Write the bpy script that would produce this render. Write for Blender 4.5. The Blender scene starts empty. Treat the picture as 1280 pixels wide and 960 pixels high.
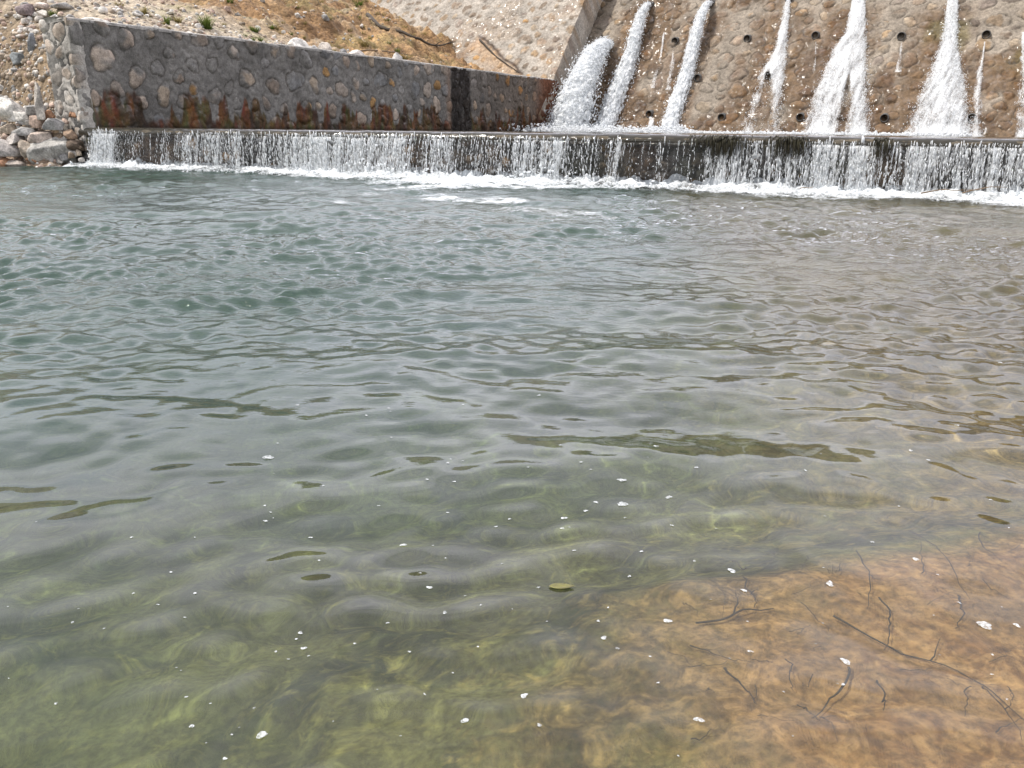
import bpy, math
import numpy as np
from mathutils import Matrix, Vector

sc = bpy.context.scene
C = sc.collection
R = math.radians
rng = np.random.default_rng(11)

# ------------------------------------------------------------------ camera model
H, CREST = 0.86, 0.825
FPX = 985.0
PITCH, ROLL = math.atan((480 - 163) / FPX), R(0.64)
_f = np.array([0, math.cos(PITCH), -math.sin(PITCH)])
_r0 = np.array([1., 0, 0]); _u0 = np.array([0, math.sin(PITCH), math.cos(PITCH)])
_r = _r0 * math.cos(ROLL) + _u0 * math.sin(ROLL)
_u = _u0 * math.cos(ROLL) - _r0 * math.sin(ROLL)
CAM = np.array([0, 0, H])


def ray(px, py): return _f + _r * (px - 640) / FPX + _u * (480 - py) / FPX


def at_z(px, py, z=0.):
    d = ray(px, py); return CAM + d * (z - H) / d[2]


def at_y(px, py, Y):
    d = ray(px, py); return CAM + d * Y / d[1]


def at_plane(px, py, p, n):
    d = ray(px, py); return CAM + d * (np.dot(p - CAM, n) / np.dot(d, n))


# ------------------------------------------------------------------ numpy noise
def _hash(ix, iy, iz, seed):
    n = (ix.astype(np.int64) * 374761393 + iy.astype(np.int64) * 668265263 + iz.astype(np.int64) * 2147483647 + seed * 1274126177) & 0xffffffff
    n = ((n ^ (n >> 13)) * 1274126177) & 0xffffffff
    n = ((n ^ (n >> 16)) * 2246822519) & 0xffffffff
    return ((n ^ (n >> 15)) & 0xffffff) / float(0xffffff)


def noise3(x, y, z=0., seed=0):
    x, y, z = np.broadcast_arrays(np.asarray(x, float), np.asarray(y, float), np.asarray(z, float))
    fx, fy, fz = np.floor(x), np.floor(y), np.floor(z)
    tx, ty, tz = x - fx, y - fy, z - fz
    tx, ty, tz = [t * t * t * (t * (t * 6 - 15) + 10) for t in (tx, ty, tz)]
    out = 0
    for dx in (0, 1):
        for dy in (0, 1):
            for dz in (0, 1):
                w = (tx if dx else 1 - tx) * (ty if dy else 1 - ty) * (tz if dz else 1 - tz)
                out = out + w * _hash(fx + dx, fy + dy, fz + dz, seed)
    return out * 2 - 1


def fbm(x, y, z=0., seed=0, oct=4, gain=0.5):
    s, a, t = 0, 1., 0
    for i in range(oct):
        s = s + a * noise3(np.asarray(x) * 2**i, np.asarray(y) * 2**i, np.asarray(z) * 2**i, seed + i * 17); t += a; a *= gain
    return s / t


def sst(a, b, x):
    t = np.clip((np.asarray(x, float) - a) / (b - a), 0, 1); return t * t * (3 - 2 * t)


def nrm(v): v = np.asarray(v, float); return v / np.linalg.norm(v)


# ------------------------------------------------------------------ mesh helpers
def raw_mesh(name, co, faces, mat=None, parent=None, smooth=True, attrs=None, flip=False):
    """faces: list of int arrays (n,k) of one k each"""
    co = np.asarray(co, np.float32)
    me = bpy.data.meshes.new(name)
    me.vertices.add(len(co)); me.vertices.foreach_set('co', co.ravel())
    if not isinstance(faces, (list, tuple)): faces = [faces]
    idx, starts, tot, p = [], [], [], 0
    for f in faces:
        f = np.asarray(f, np.int32)
        if flip: f = f[:, ::-1]
        n, k = f.shape
        idx.append(f.ravel()); starts.append(p + np.arange(n) * k); tot.append(np.full(n, k)); p += n * k
    idx = np.concatenate(idx).astype(np.int32); starts = np.concatenate(starts).astype(np.int32); tot = np.concatenate(tot).astype(np.int32)
    me.loops.add(len(idx)); me.loops.foreach_set('vertex_index', idx)
    me.polygons.add(len(starts)); me.polygons.foreach_set('loop_start', starts); me.polygons.foreach_set('loop_total', tot)
    me.polygons.foreach_set('use_smooth', np.full(len(starts), smooth, bool))
    me.update(calc_edges=True)
    for an, a in (attrs or {}).items():
        a = np.asarray(a, np.float32)
        if a.ndim == 1:
            at = me.attributes.new(an, 'FLOAT', 'POINT'); at.data.foreach_set('value', a)
        else:
            at = me.attributes.new(an, 'FLOAT_COLOR', 'POINT')
            if a.shape[1] == 3: a = np.concatenate([a, np.ones((len(a), 1), np.float32)], 1)
            at.data.foreach_set('color', a.astype(np.float32).ravel())
    o = bpy.data.objects.new(name, me); C.objects.link(o)
    if mat: me.materials.append(mat)
    if parent: o.parent = parent
    return o


def grid_faces(n, m, off=0):
    i = np.arange((n - 1) * (m - 1)); r = i // (m - 1); c = i % (m - 1); a = r * m + c + off
    return np.stack([a, a + 1, a + m + 1, a + m], -1)


def tag(o, label=None, cat=None, group=None, kind=None):
    if label: o['label'] = label
    if cat: o['category'] = cat
    if group: o['group'] = group
    if kind: o['kind'] = kind
    return o


def empty(name, loc):
    o = bpy.data.objects.new(name, None); C.objects.link(o); o.location = loc; o.empty_display_size = .1; return o


def shift(o, root):   # parts are modelled in world space; keep them there under a root that stands at its base
    o.parent = root; o.location = -Vector(root.location); return o


_t = (1 + 5**.5) / 2
ICO_V = np.array([(-1, _t, 0), (1, _t, 0), (-1, -_t, 0), (1, -_t, 0), (0, -1, _t), (0, 1, _t), (0, -1, -_t), (0, 1, -_t), (_t, 0, -1), (_t, 0, 1), (-_t, 0, -1), (-_t, 0, 1)]) / math.hypot(1, _t)
ICO_F = np.array([(0, 11, 5), (0, 5, 1), (0, 1, 7), (0, 7, 10), (0, 10, 11), (1, 5, 9), (5, 11, 4), (11, 10, 2), (10, 7, 6), (7, 1, 8), (3, 9, 4), (3, 4, 2), (3, 2, 6), (3, 6, 8), (3, 8, 9), (4, 9, 5), (2, 4, 11), (6, 2, 10), (8, 6, 7), (9, 8, 1)])


def subdiv(V, F, n):
    for _ in range(n):
        cache, V2, F2 = {}, [tuple(v) for v in V], []
        def mid(a, b):
            k = (min(a, b), max(a, b))
            if k not in cache:
                v = (np.array(V2[a]) + np.array(V2[b])) / 2; V2.append(tuple(v / np.linalg.norm(v))); cache[k] = len(V2) - 1
            return cache[k]
        for a, b, c in F:
            ab, bc, ca = mid(a, b), mid(b, c), mid(c, a); F2 += [(a, ab, ca), (b, bc, ab), (c, ca, bc), (ab, bc, ca)]
        V, F = np.array(V2), np.array(F2)
    return np.array(V), np.array(F)


SPH = {k: subdiv(ICO_V, ICO_F, k) for k in (0, 1, 2, 3, 4)}


def blob_arrays(cen, rad, axis, stretch, sub=0, seed=0, wob=.25):
    """many little drops: cen (n,3), rad (n,), axis (n,3) unit, stretch (n,)"""
    V, F = SPH[sub]; n = len(cen); g = np.random.default_rng(seed)
    ax = axis / np.linalg.norm(axis, axis=1, keepdims=True)
    t = np.where(np.abs(ax[:, 2:3]) < .9, np.array([[0, 0, 1.]]), np.array([[1., 0, 0]]))
    b1 = np.cross(ax, t); b1 /= np.linalg.norm(b1, axis=1, keepdims=True); b2 = np.cross(ax, b1)
    s = 1 + wob * g.normal(size=(n, len(V), 1)) * .5
    L = V[None] * s * rad[:, None, None]
    P = cen[:, None] + L[..., 0:1] * b1[:, None] + L[..., 1:2] * b2[:, None] + L[..., 2:3] * ax[:, None] * stretch[:, None, None]
    f = (F[None] + (np.arange(n) * len(V))[:, None, None]).reshape(-1, 3)
    return P.reshape(-1, 3), f


def tube_arrays(path, radii, k=6):
    path = np.asarray(path, float); n = len(path)
    T = np.gradient(path, axis=0); T /= np.linalg.norm(T, axis=1, keepdims=True)
    up = np.where(np.abs(T[:, 2:3]) < .9, np.array([[0, 0, 1.]]), np.array([[1., 0, 0]]))
    a = np.cross(T, up); a /= np.linalg.norm(a, axis=1, keepdims=True); b = np.cross(T, a)
    th = np.arange(k) * 2 * math.pi / k
    co = path[:, None] + np.asarray(radii)[:, None, None] * (np.cos(th)[None, :, None] * a[:, None] + np.sin(th)[None, :, None] * b[:, None])
    i = np.arange((n - 1) * k); r = i // k; c = i % k
    f = np.stack([r * k + c, r * k + (c + 1) % k, (r + 1) * k + (c + 1) % k, (r + 1) * k + c], -1)
    caps = [np.arange(k)[::-1][None], ((n - 1) * k + np.arange(k))[None]]
    return co.reshape(-1, 3), f, caps


class Acc:
    def __init__(s): s.v, s.f, s.n = [], {}, 0
    def add(s, v, *fs):
        for f in fs:
            f = np.asarray(f); s.f.setdefault(f.shape[1], []).append(f + s.n)
        s.v.append(np.asarray(v, float)); s.n += len(v)
    def build(s, name, mat, parent=None, **k):
        return raw_mesh(name, np.concatenate(s.v), [np.concatenate(x) for x in s.f.values()], mat, parent, **k)


# ------------------------------------------------------------------ materials
class NT:
    def __init__(s, name):
        s.m = bpy.data.materials.new(name); s.m.use_nodes = True; s.t = s.m.node_tree; s.t.nodes.clear()
        s.out = s.t.nodes.new('ShaderNodeOutputMaterial')
    def n(s, typ, props=None, **k):
        n = s.t.nodes.new('ShaderNode' + typ)
        for a, b in (props or {}).items(): setattr(n, a, b)
        for a, b in k.items():
            key = int(a[1:]) if a[0] == 'i' and a[1:].isdigit() else a.replace('_', ' ')
            s.set(n.inputs[key], b)
        return n
    def set(s, sock, b):
        if isinstance(b, bpy.types.NodeSocket): s.t.links.new(b, sock)
        elif hasattr(b, 'outputs'): s.t.links.new(b.outputs[0], sock)
        else:
            if isinstance(b, tuple) and len(b) == 3 and sock.type == 'RGBA': b = b + (1,)
            sock.default_value = b
    def math(s, op, a, b=0., c=0.):
        return s.n('Math', {'operation': op}, i0=a, i1=b, i2=c)
    def mapr(s, v, a, b, c=0., d=1.):
        return s.n('MapRange', {'clamp': True}, Value=v, From_Min=a, From_Max=b, To_Min=c, To_Max=d)
    def mix(s, fac, a, b, mode='MIX'):
        m = s.n('Mix', {'data_type': 'RGBA', 'blend_type': mode}); s.set(m.inputs[0], fac); s.set(m.inputs[6], a); s.set(m.inputs[7], b); return m.outputs[2]
    def noise(s, scale, detail=4., rough=.5, vec=None, dist=0.):
        n = s.n('TexNoise', Scale=scale, Detail=detail, Roughness=rough, Distortion=dist)
        if vec is not None: s.set(n.inputs['Vector'], vec)
        return n.outputs['Fac']
    def pos(s): return s.n('NewGeometry').outputs['Position']
    def attr(s, name, out='Color'):
        return s.n('Attribute', {'attribute_name': name}).outputs[out]
    def surf(s, sh): s.set(s.out.inputs['Surface'], sh); return s.m


def scaled(nt, vec, sx, sy, sz):
    return nt.n('VectorMath', {'operation': 'MULTIPLY'}, i0=vec, i1=(sx, sy, sz)).outputs[0]


def mat_masonry():
    t = NT('masonry'); p = t.pos(); col = t.attr('col'); wet = t.attr('wet', 'Fac')
    n1 = t.noise(9., 6, .65, p); n2 = t.noise(45., 4, .6, p); n3 = t.noise(1.3, 4, .6, p)
    c = t.mix(1., col, t.mapr(n1, .3, .7, .62, 1.32).outputs[0], 'MULTIPLY')
    c = t.mix(1., c, t.mapr(n2, .35, .65, .72, 1.25).outputs[0], 'MULTIPLY')
    c = t.mix(1., c, t.mapr(n3, .35, .65, .76, 1.18).outputs[0], 'MULTIPLY')
    wv = t.math('MULTIPLY', wet, t.mapr(t.noise(3.5, 5, .6, p), .35, .6).outputs[0])
    rough = t.mapr(wv, 0, 1, .95, .60)
    b1 = t.n('Bump', Strength=.55, Distance=.02, Height=n1); b2 = t.n('Bump', Strength=.5, Distance=.01, Height=n2, Normal=b1)
    pr = t.n('BsdfPrincipled', Base_Color=c, Roughness=rough, Normal=b2)
    cn = t.n('Bump', Strength=1., Distance=.022, Height=t.noise(7.5, 3, .55, p))
    t.set(pr.inputs['Specular IOR Level'], .25)
    gl = t.mapr(t.noise(3.2, 5, .68, scaled(t, p, 1.6, 1.6, .7)), .50, .57); t.set(pr.inputs['Coat Weight'], t.math('MULTIPLY', wv, gl)); t.set(pr.inputs['Coat Roughness'], .13); t.set(pr.inputs['Coat Normal'], cn)
    return t.surf(pr)


def mat_simple(name, col, rough=.8, col2=None, scale=20., bump=.3, bd=.01, spec=.5):
    t = NT(name); p = t.n('TexCoord').outputs['Object']
    n1 = t.noise(scale, 5, .6, p); n2 = t.noise(scale * 5, 4, .6, p)
    c = t.mix(t.mapr(n1, .35, .65).outputs[0], col, col2 or tuple(x * .6 for x in col))
    c = t.mix(1., c, t.mapr(n2, .3, .7, .75, 1.2).outputs[0], 'MULTIPLY')
    b = t.n('Bump', Strength=bump, Distance=bd, Height=n1); b = t.n('Bump', Strength=bump, Distance=bd * .3, Height=n2, Normal=b)
    pr = t.n('BsdfPrincipled', Base_Color=c, Roughness=rough, Normal=b); t.set(pr.inputs['Specular IOR Level'], spec)
    return t.surf(pr)


def mat_whitewater(name='white_water', clear=.0, base=(.90, .915, .93)):
    t = NT(name); p = t.pos()
    n = t.noise(22., 4, .6, p)
    c = t.mix(t.mapr(n, .3, .6).outputs[0], tuple(x * .82 for x in base), base)
    b = t.n('Bump', Strength=.6, Distance=.02, Height=t.noise(30., 3, .6, p))
    pr = t.n('BsdfPrincipled', Base_Color=c, Roughness=.22, Normal=b, IOR=1.33)
    tl = t.n('BsdfTranslucent', Color=base, Normal=b)
    sh = t.n('MixShader', i0=.58, i1=pr, i2=tl)
    if clear > 0:
        tr = t.n('BsdfTransparent', Color=(.93, .95, .96)); gl = t.n('BsdfGlossy', Roughness=.04, Normal=b)
        fr = t.n('Fresnel', IOR=1.33, Normal=b)
        cl = t.n('MixShader', i0=t.math('ADD', fr, .06), i1=tr, i2=gl)
        sh = t.n('MixShader', i0=t.mapr(t.noise(16., 3, .6, p), .5 - clear * .4, .75 - clear * .3), i1=sh, i2=cl)
    return t.surf(sh)


M_MASON = mat_masonry()
M_WHITE = mat_whitewater()
M_BEAD = mat_whitewater('falling_water', clear=.12)
M_PIPE = mat_simple('pipe_concrete', (.10, .095, .09), .7, scale=12)
M_BORE = mat_simple('pipe_bore', (.012, .011, .01), .9)

# ------------------------------------------------------------------ world + sun
SUN_AZ = nrm([-1., -.18, 0]); SUN_EL = R(57)
sunv = Vector(SUN_AZ * math.cos(SUN_EL)); sunv.z = math.sin(SUN_EL)
L = bpy.data.lights.new('sun', 'SUN'); L.energy = 4.3; L.angle = R(.5); L.color = (1, .955, .88)
so = bpy.data.objects.new('sun', L); C.objects.link(so); so.rotation_euler = sunv.to_track_quat('Z', 'Y').to_euler(); so.location = (-20, -4, 40)
L.cycles.is_caustics_light = True
wd = bpy.data.worlds.new('World'); sc.world = wd; wd.use_nodes = True; wt = wd.node_tree
bg = wt.nodes['Background']
sky = wt.nodes.new('ShaderNodeTexSky'); sky.sky_type = 'NISHITA'; sky.sun_disc = False; sky.sun_elevation = SUN_EL
sky.sun_rotation = math.atan2(sunv.x, sunv.y); sky.dust_density = 2.0; sky.altitude = 1500
# thin bright cloud over the blue
tc = wt.nodes.new('ShaderNodeTexCoord')
cn = wt.nodes.new('ShaderNodeTexNoise'); cn.inputs['Scale'].default_value = 2.6; cn.inputs['Detail'].default_value = 7; cn.inputs['Roughness'].default_value = .58
cm = wt.nodes.new('ShaderNodeMapRange'); cm.inputs['From Min'].default_value = .30; cm.inputs['From Max'].default_value = .60; cm.inputs['To Min'].default_value = .35; cm.inputs['To Max'].default_value = .97
mx = wt.nodes.new('ShaderNodeMix'); mx.data_type = 'RGBA'
# unseen cloud beyond the dam, brightness added so the water reflects more light
sx = wt.nodes.new('ShaderNodeSeparateXYZ'); wt.links.new(tc.outputs['Generated'], sx.inputs[0])
bk = wt.nodes.new('ShaderNodeMapRange'); bk.inputs['From Min'].default_value = -.1; bk.inputs['From Max'].default_value = .85; bk.inputs['To Min'].default_value = 0; bk.inputs['To Max'].default_value = 1
xy = wt.nodes.new('ShaderNodeMath'); xy.operation = 'MULTIPLY_ADD'; xy.inputs[1].default_value = .35
wt.links.new(sx.outputs['X'], xy.inputs[0]); wt.links.new(sx.outputs['Y'], xy.inputs[2]); wt.links.new(xy.outputs[0], bk.inputs['Value'])
cb = wt.nodes.new('ShaderNodeMix'); cb.data_type = 'RGBA'; cb.inputs[6].default_value = (13, 13, 13.6, 1); cb.inputs[7].default_value = (26, 25.6, 28.6, 1)
wt.links.new(bk.outputs[0], cb.inputs[0]); wt.links.new(cb.outputs[2], mx.inputs[7])
mp = wt.nodes.new('ShaderNodeMapping'); mp.inputs['Scale'].default_value = (1, 1, 2.2)
wt.links.new(tc.outputs['Generated'], mp.inputs[0]); wt.links.new(mp.outputs[0], cn.inputs['Vector'])
wt.links.new(cn.outputs['Fac'], cm.inputs['Value']); wt.links.new(cm.outputs[0], mx.inputs[0])
wt.links.new(sky.outputs[0], mx.inputs[6]); wt.links.new(mx.outputs[2], bg.inputs[0]); bg.inputs[1].default_value = .10

# ------------------------------------------------------------------ plan of the place
A = at_z(121, 208); B = at_z(1280, 252)
WD = nrm([B[0] - A[0], B[1] - A[1], 0]); WN = np.array([WD[1], -WD[0], 0])       # along the weir / towards the pool
if WN[1] > 0: WN = -WN
CC = at_y(103, 155, A[1] + .12); CC[2] = CREST
EE = at_y(690, 163, CC[1] * 2.08); EE[2] = CREST
LD = nrm([EE[0] - CC[0], EE[1] - CC[1], 0])           # along the side wall, away from the viewer
DD = np.array([LD[1], -LD[0], 0])                     # along the dam, to the right
TH = R(50)
DU = LD * math.cos(TH) + np.array([0, 0, math.sin(TH)])   # up the dam face
DN = np.cross(DD, DU)                                  # out of the dam face
WALL_LEN = np.linalg.norm((EE - CC)[:2]); WALL_TOP = at_y(100, 22, CC[1])[2]


# ------------------------------------------------------------------ masonry: mortar face with bedded stones
def masonry(name, P, U, V, N, w, hh, step, r0, r1, seed, mortar, stones, parent=None, paint=None, relief=.05, fill=1.25, depth=.5, wet=0., orange=.1, groove=.55, crop=None):
    g = np.random.default_rng(seed)
    nu, nv = int(w / step) + 1, int(hh / step) + 1
    u = np.linspace(0, w, nu); v = np.linspace(0, hh, nv)
    UU, VV = np.meshgrid(u, v)
    Z = .03 * fbm(UU * 1.2, VV * 1.2, 0, seed, 4) + .034 * fbm(UU * 5, VV * 5, 3., seed + 5, 3)
    col = np.ones((nv, nu, 3)) * np.array(mortar) * (1 + .12 * fbm(UU * .8, VV * .8, 5, seed + 9, 4))[..., None]
    pts = np.zeros((0, 3))
    tries = int(w * hh / (r0 * r0) * 6)
    for k in range(tries):
        r = r0 + (r1 - r0) * g.random() ** (1.2 if k < tries * .3 else 3)
        x, y = g.random() * w, g.random() * hh
        if len(pts) and (np.hypot(pts[:, 0] - x, pts[:, 1] - y) < (pts[:, 2] + r) * fill * .8).any(): continue
        pts = np.vstack([pts, (x, y, r)])
    for x, y, r in pts:
        a = r * (.85 + .35 * g.random()); b = r * (.7 + .3 * g.random()); ph = g.normal() * .7
        if g.random() < .5: a, b = b, a
        R_ = r * 1.5
        i0, i1 = np.searchsorted(u, (x - R_, x + R_)); j0, j1 = np.searchsorted(v, (y - R_, y + R_))
        if i1 <= i0 or j1 <= j0: continue
        X, Y = UU[j0:j1, i0:i1] - x, VV[j0:j1, i0:i1] - y
        X, Y = X * math.cos(ph) + Y * math.sin(ph), -X * math.sin(ph) + Y * math.cos(ph)
        an = np.arctan2(Y, X); p = g.random(4) * 6.28
        e = np.hypot(X / a, Y / b) / (1 + .10 * np.sin(2 * an + p[0]) + .09 * np.sin(3 * an + p[1]) + .05 * np.sin(5 * an + p[2]) + .03 * np.sin(8 * an + p[3]))
        ins = sst(1.02, .92, e)
        hs = relief * (.35 + .9 * g.random())
        dome = hs * (1 - np.clip(e, 0, 1) ** 3.0) + .030 * fbm(X * 5 + x * 3, Y * 5 + y, 0, seed + 3, 4) + .5 * relief * g.normal() * X / r * .5
        gr = -.5 * relief * np.exp(-((e - 1.04) / .09) ** 2)
        Zl = Z[j0:j1, i0:i1]; Z[j0:j1, i0:i1] = Zl * (1 - ins) + ins * dome + gr
        sc_ = np.array(stones[g.integers(len(stones))]) * (.8 + .4 * g.random())
        if g.random() < orange: sc_ = np.array((.34, .205, .09)) * (.8 + .4 * g.random())
        sp = (1 + .25 * fbm(X * 5 + x, Y * 5 + y, 2, seed + 4, 3))[..., None]
        cl = col[j0:j1, i0:i1]
        # most stones keep a smear of mortar over part of their face
        sm = (ins * sst(-.5 + .7 * g.random(), .45, fbm(X * 3 + y, Y * 3 + x, 7, seed + 6, 3) + .55 - .4 * e))[..., None]
        cl = cl * (1 - sm) + sm * sc_ * sp
        dk = (np.exp(-((e - 1.03) / .07) ** 2) * groove * sst(-.5, .25, fbm(X * 2.5 + x, Y * 2.5 - y, 1, seed + 8, 2)))[..., None]
        col[j0:j1, i0:i1] = cl * (1 - dk) + dk * np.array((.07, .06, .05))
    co = P + UU[..., None] * U + VV[..., None] * V + Z[..., None] * N
    wt_ = np.full(UU.shape, float(wet))
    if paint is not None: col, wt_ = paint(UU, VV, co, col, wt_)
    co = co.reshape(-1, 3); col = np.clip(col.reshape(-1, 3), .004, .9); wt_ = wt_.ravel()
    # skirt back into the body
    ring = np.concatenate([np.arange(nu), np.arange(1, nv) * nu + nu - 1, (nv - 1) * nu + np.arange(nu - 2, -1, -1), np.arange(nv - 2, 0, -1) * nu])
    back = co[ring] - N * depth; nb = len(co); k = len(ring); i = np.arange(k); j = (i + 1) % k
    sk = np.stack([ring[i], nb + i, nb + j, ring[j]], -1)
    f = grid_faces(nv, nu)
    o = raw_mesh(name, np.vstack([co, back]), [f, sk], M_MASON, None, True, {'col': np.vstack([col, np.tile(np.array(mortar)[None], (len(ring), 1))]), 'wet': np.concatenate([wt_, wt_[ring]])})
    if parent: shift(o, parent)
    return o


STONES_GREY = [(.31, .265, .225), (.24, .23, .22), (.35, .285, .22), (.20, .20, .20), (.38, .315, .26), (.26, .21, .17)]
STONES_TAN = [(.28, .21, .145), (.26, .20, .15), (.33, .265, .195), (.22, .18, .15), (.28, .20, .125), (.21, .165, .125)]

# --- side wall
wall = empty('stone_retaining_wall', (CC[0], CC[1], CREST - .4))
tag(wall, 'long shaded wall of grey mortar and round stones with rusty stains along its foot', 'retaining wall')
base_z = CREST - .35


def wall_paint(U, V, co, col, wet):
    z = co[..., 2] - CREST
    fing = .20 + .60 * sst(-.3, .45, fbm(U * 3.6, 0 * U, 0, 41, 3)) + .10 * fbm(U * 9, z * 2, 0, 42, 2) + .22 * sst(9, 20, U)
    m = sst(.05, -.10, z - fing) * sst(.0, .5, U) * .95
    rust = np.stack([.104 + .08 * fbm(U * 7, z * 2, 1, 44, 3), .049 + .030 * fbm(U * 7, z * 2, 2, 45, 3), .016 + 0 * U], -1)
    blk = sst(-.05, .4, fbm(U * 3.1, z, 6, 46, 3))[..., None]
    rust = rust * (1 - .72 * blk) + .72 * blk * np.array((.03, .022, .017))
    col = col * (1 - m[..., None]) + m[..., None] * rust
    uu0, uu1 = px_u[0], px_u[1]
    d = sst(uu0 - .1, uu0 + .12, U + .12 * fbm(V * 1.5, U * 0, 0, 47, 2)) * sst(uu1 + .1, uu1 - .12, U + .12 * fbm(V * 1.5, U * 0, 9, 47, 2)) * .97
    col = col * (1 - d[..., None]) + d[..., None] * np.array((.016, .012, .010))
    vs = sst(-.1, .5, fbm(U * 1.3, V * .25, 3, 49, 4)); col = col * (1 - .22 * vs)[..., None]
    edge = sst(uu0 - .45, uu0, U) * sst(uu0 + .1, uu0 - .1, U) * .5
    col = col * (1 - edge[..., None]) + edge[..., None] * np.array((.22, .13, .08))
    q = sst(WALL_LEN - 2.2, WALL_LEN - .6, U + .3 * fbm(U, V, 0, 48, 2)) * .8
    col = col * (1 - q[..., None]) + q[..., None] * np.array((.20, .075, .035))
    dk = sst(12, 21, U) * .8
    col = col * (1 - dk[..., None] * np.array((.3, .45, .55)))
    wet = np.maximum(np.maximum(m, d) * .8, sst(.12, 0, z) * .9)
    col = col * (1 - .55 * sst(.10, 0., z))[..., None]
    return col, wet


WNRM = np.array([DD[0], DD[1], 0])
px_u = [np.dot(at_plane(px, 110, CC, WNRM) - CC, LD) for px in (563, 588)]
wb = CC.copy(); wb[2] = base_z
HT = WALL_TOP - base_z
# (grid runs from the far end to the near end so that U x V points out of the face)
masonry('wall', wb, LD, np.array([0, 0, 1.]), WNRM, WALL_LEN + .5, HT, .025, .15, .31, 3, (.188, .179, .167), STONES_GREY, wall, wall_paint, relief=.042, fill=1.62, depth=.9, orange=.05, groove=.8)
eb = CC - DD * .93; eb[2] = .1
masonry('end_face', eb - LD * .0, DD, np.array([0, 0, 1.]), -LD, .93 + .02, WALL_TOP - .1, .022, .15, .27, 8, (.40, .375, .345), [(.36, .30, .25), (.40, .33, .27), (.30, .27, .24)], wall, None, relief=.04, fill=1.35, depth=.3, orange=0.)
# mortar coping
g = np.random.default_rng(4)
n1 = 260; s_ = np.linspace(-.01, WALL_LEN + .5, n1)
prof = np.array([(-1.0, -.1), (-1.0, .02), (-.5, .04), (-.08, .035), (-.01, .02), (.012, -.005), (.008, -.05)])   # across, up
S, K = np.meshgrid(s_, np.arange(len(prof)), indexing='ij')
off = .018 * fbm(S * 1.1, K * .7, 0, 61, 4); offz = .03 * fbm(S * .9, K * .3, 4, 62, 4)
co = CC[None, None] + S[..., None] * LD + (prof[K, 0] + off)[..., None] * WNRM
co[..., 2] = WALL_TOP + prof[K, 1] + offz
cc = np.ones((n1, len(prof), 3)) * np.array((.34, .325, .305)) * (1 + .2 * fbm(S * 2, K * .5, 1, 63, 3))[..., None]
nk = len(prof)
o = raw_mesh('coping', co.reshape(-1, 3), [grid_faces(n1, nk), np.arange(nk)[None], ((n1 - 1) * nk + np.arange(nk)[::-1])[None]], M_MASON, None, True, {'col': cc.reshape(-1, 3), 'wet': np.zeros(n1 * nk)})
shift(o, wall)

# --- dam
dam = empty('stone_dam', tuple(EE))
tag(dam, 'sunlit sloping dam face of bedded round stones pierced by rows of drain holes', 'dam')
DAM_W, DAM_L = 46., 10.6


def dam_pt(px, py, off=0.):
    return at_plane(px, py, EE + DN * off, DN)


def dam_uv(p): return np.dot(p - EE, DD), np.dot(p - EE, DU)


JET_SRC = [(764, 55), (814, 6), (890, 4), (987, -2), (1072, -7), (1192, -8)]
PIPES = [(741, 139), (813, 142), (903, 146), (1001, 146), (1106, 147), (1215, 147), (873, 97), (961, 94), (845, 51), (935, 48), (1020, 44), (1127, 45), (1233, 43), (1345, 42), (1330, 148)]
jet_uv = [dam_uv(dam_pt(*p)) for p in JET_SRC]; pipe_uv = [dam_uv(dam_pt(*p)) for p in PIPES]


def dam_paint(U, V, co, col, wet):
    n = fbm(U * .35, V * .3, 0, 71, 5)
    wetm = sst(-.20, .16, 1.5 * n + .5 * fbm(U * 1.4, V * .5, 4, 78, 4) + .40 * sst(4.5, .3, V) - .06)
    for (ju, jv) in jet_uv:
        d = np.abs(U - ju - .10 * (V - jv)); wetm = np.maximum(wetm, sst(1.5, .25, d + .5 * fbm(U * 1.5, V * .6, 3, 72, 3)) * sst(jv + .5, jv - .4, V))
    brown = np.array((.54, .42, .31))
    col = col * (1 - wetm[..., None] * (1 - brown))
    for (ju, jv) in pipe_uv[:13]:
        d = np.abs(U - ju + .12 * fbm(V * 2, U * 0 + ju, 0, 75, 2)); m = sst(.34, .08, d) * sst(jv + .05, jv - .1, V) * sst(jv - 3.2, jv - .5, V) * .55
        col = col * (1 - m[..., None]) + m[..., None] * np.array((.13, .085, .055))
    vs = sst(.0, .45, fbm(U * 1.1, V * .12, 4, 79, 4)) * .32 * wetm; col = col * (1 - vs[..., None] * np.array((.8, .95, 1.05)))
    # shade beside the abutment, painted as a dark strip on the dam
    m = sst(.9, .2, U + .3 * fbm(V, U, 0, 76, 3)) * .55
    col = col * (1 - m[..., None] * np.array((.65, .7, .75)))
    # algae at the right
    ag = sst(.1, .5, fbm(U * .6, V * .5, 9, 77, 4)) * sst(10, 16, U) * .35
    col = col * (1 - ag[..., None]) + ag[..., None] * np.array((.16, .15, .05))
    wet = np.clip(wetm * 1.0, 0, 1)
    return col, wet


masonry('dam_face', EE - DU * .8, DD, DU, DN, 25., DAM_L, .036, .20, .42, 5, (.245, .208, .168), [tuple(.88 * v for v in c) for c in STONES_TAN], dam, dam_paint, relief=.06, fill=1.45, depth=1.5, groove=1., orange=0.)
masonry('dam_face', EE - DU * .8 + DD * 25.0, DD, DU, DN, DAM_W - 25, DAM_L, .09, .20, .42, 6, (.245, .208, .168), STONES_TAN, dam, None, relief=.07, fill=1.55, depth=1.5, wet=.5)


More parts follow.
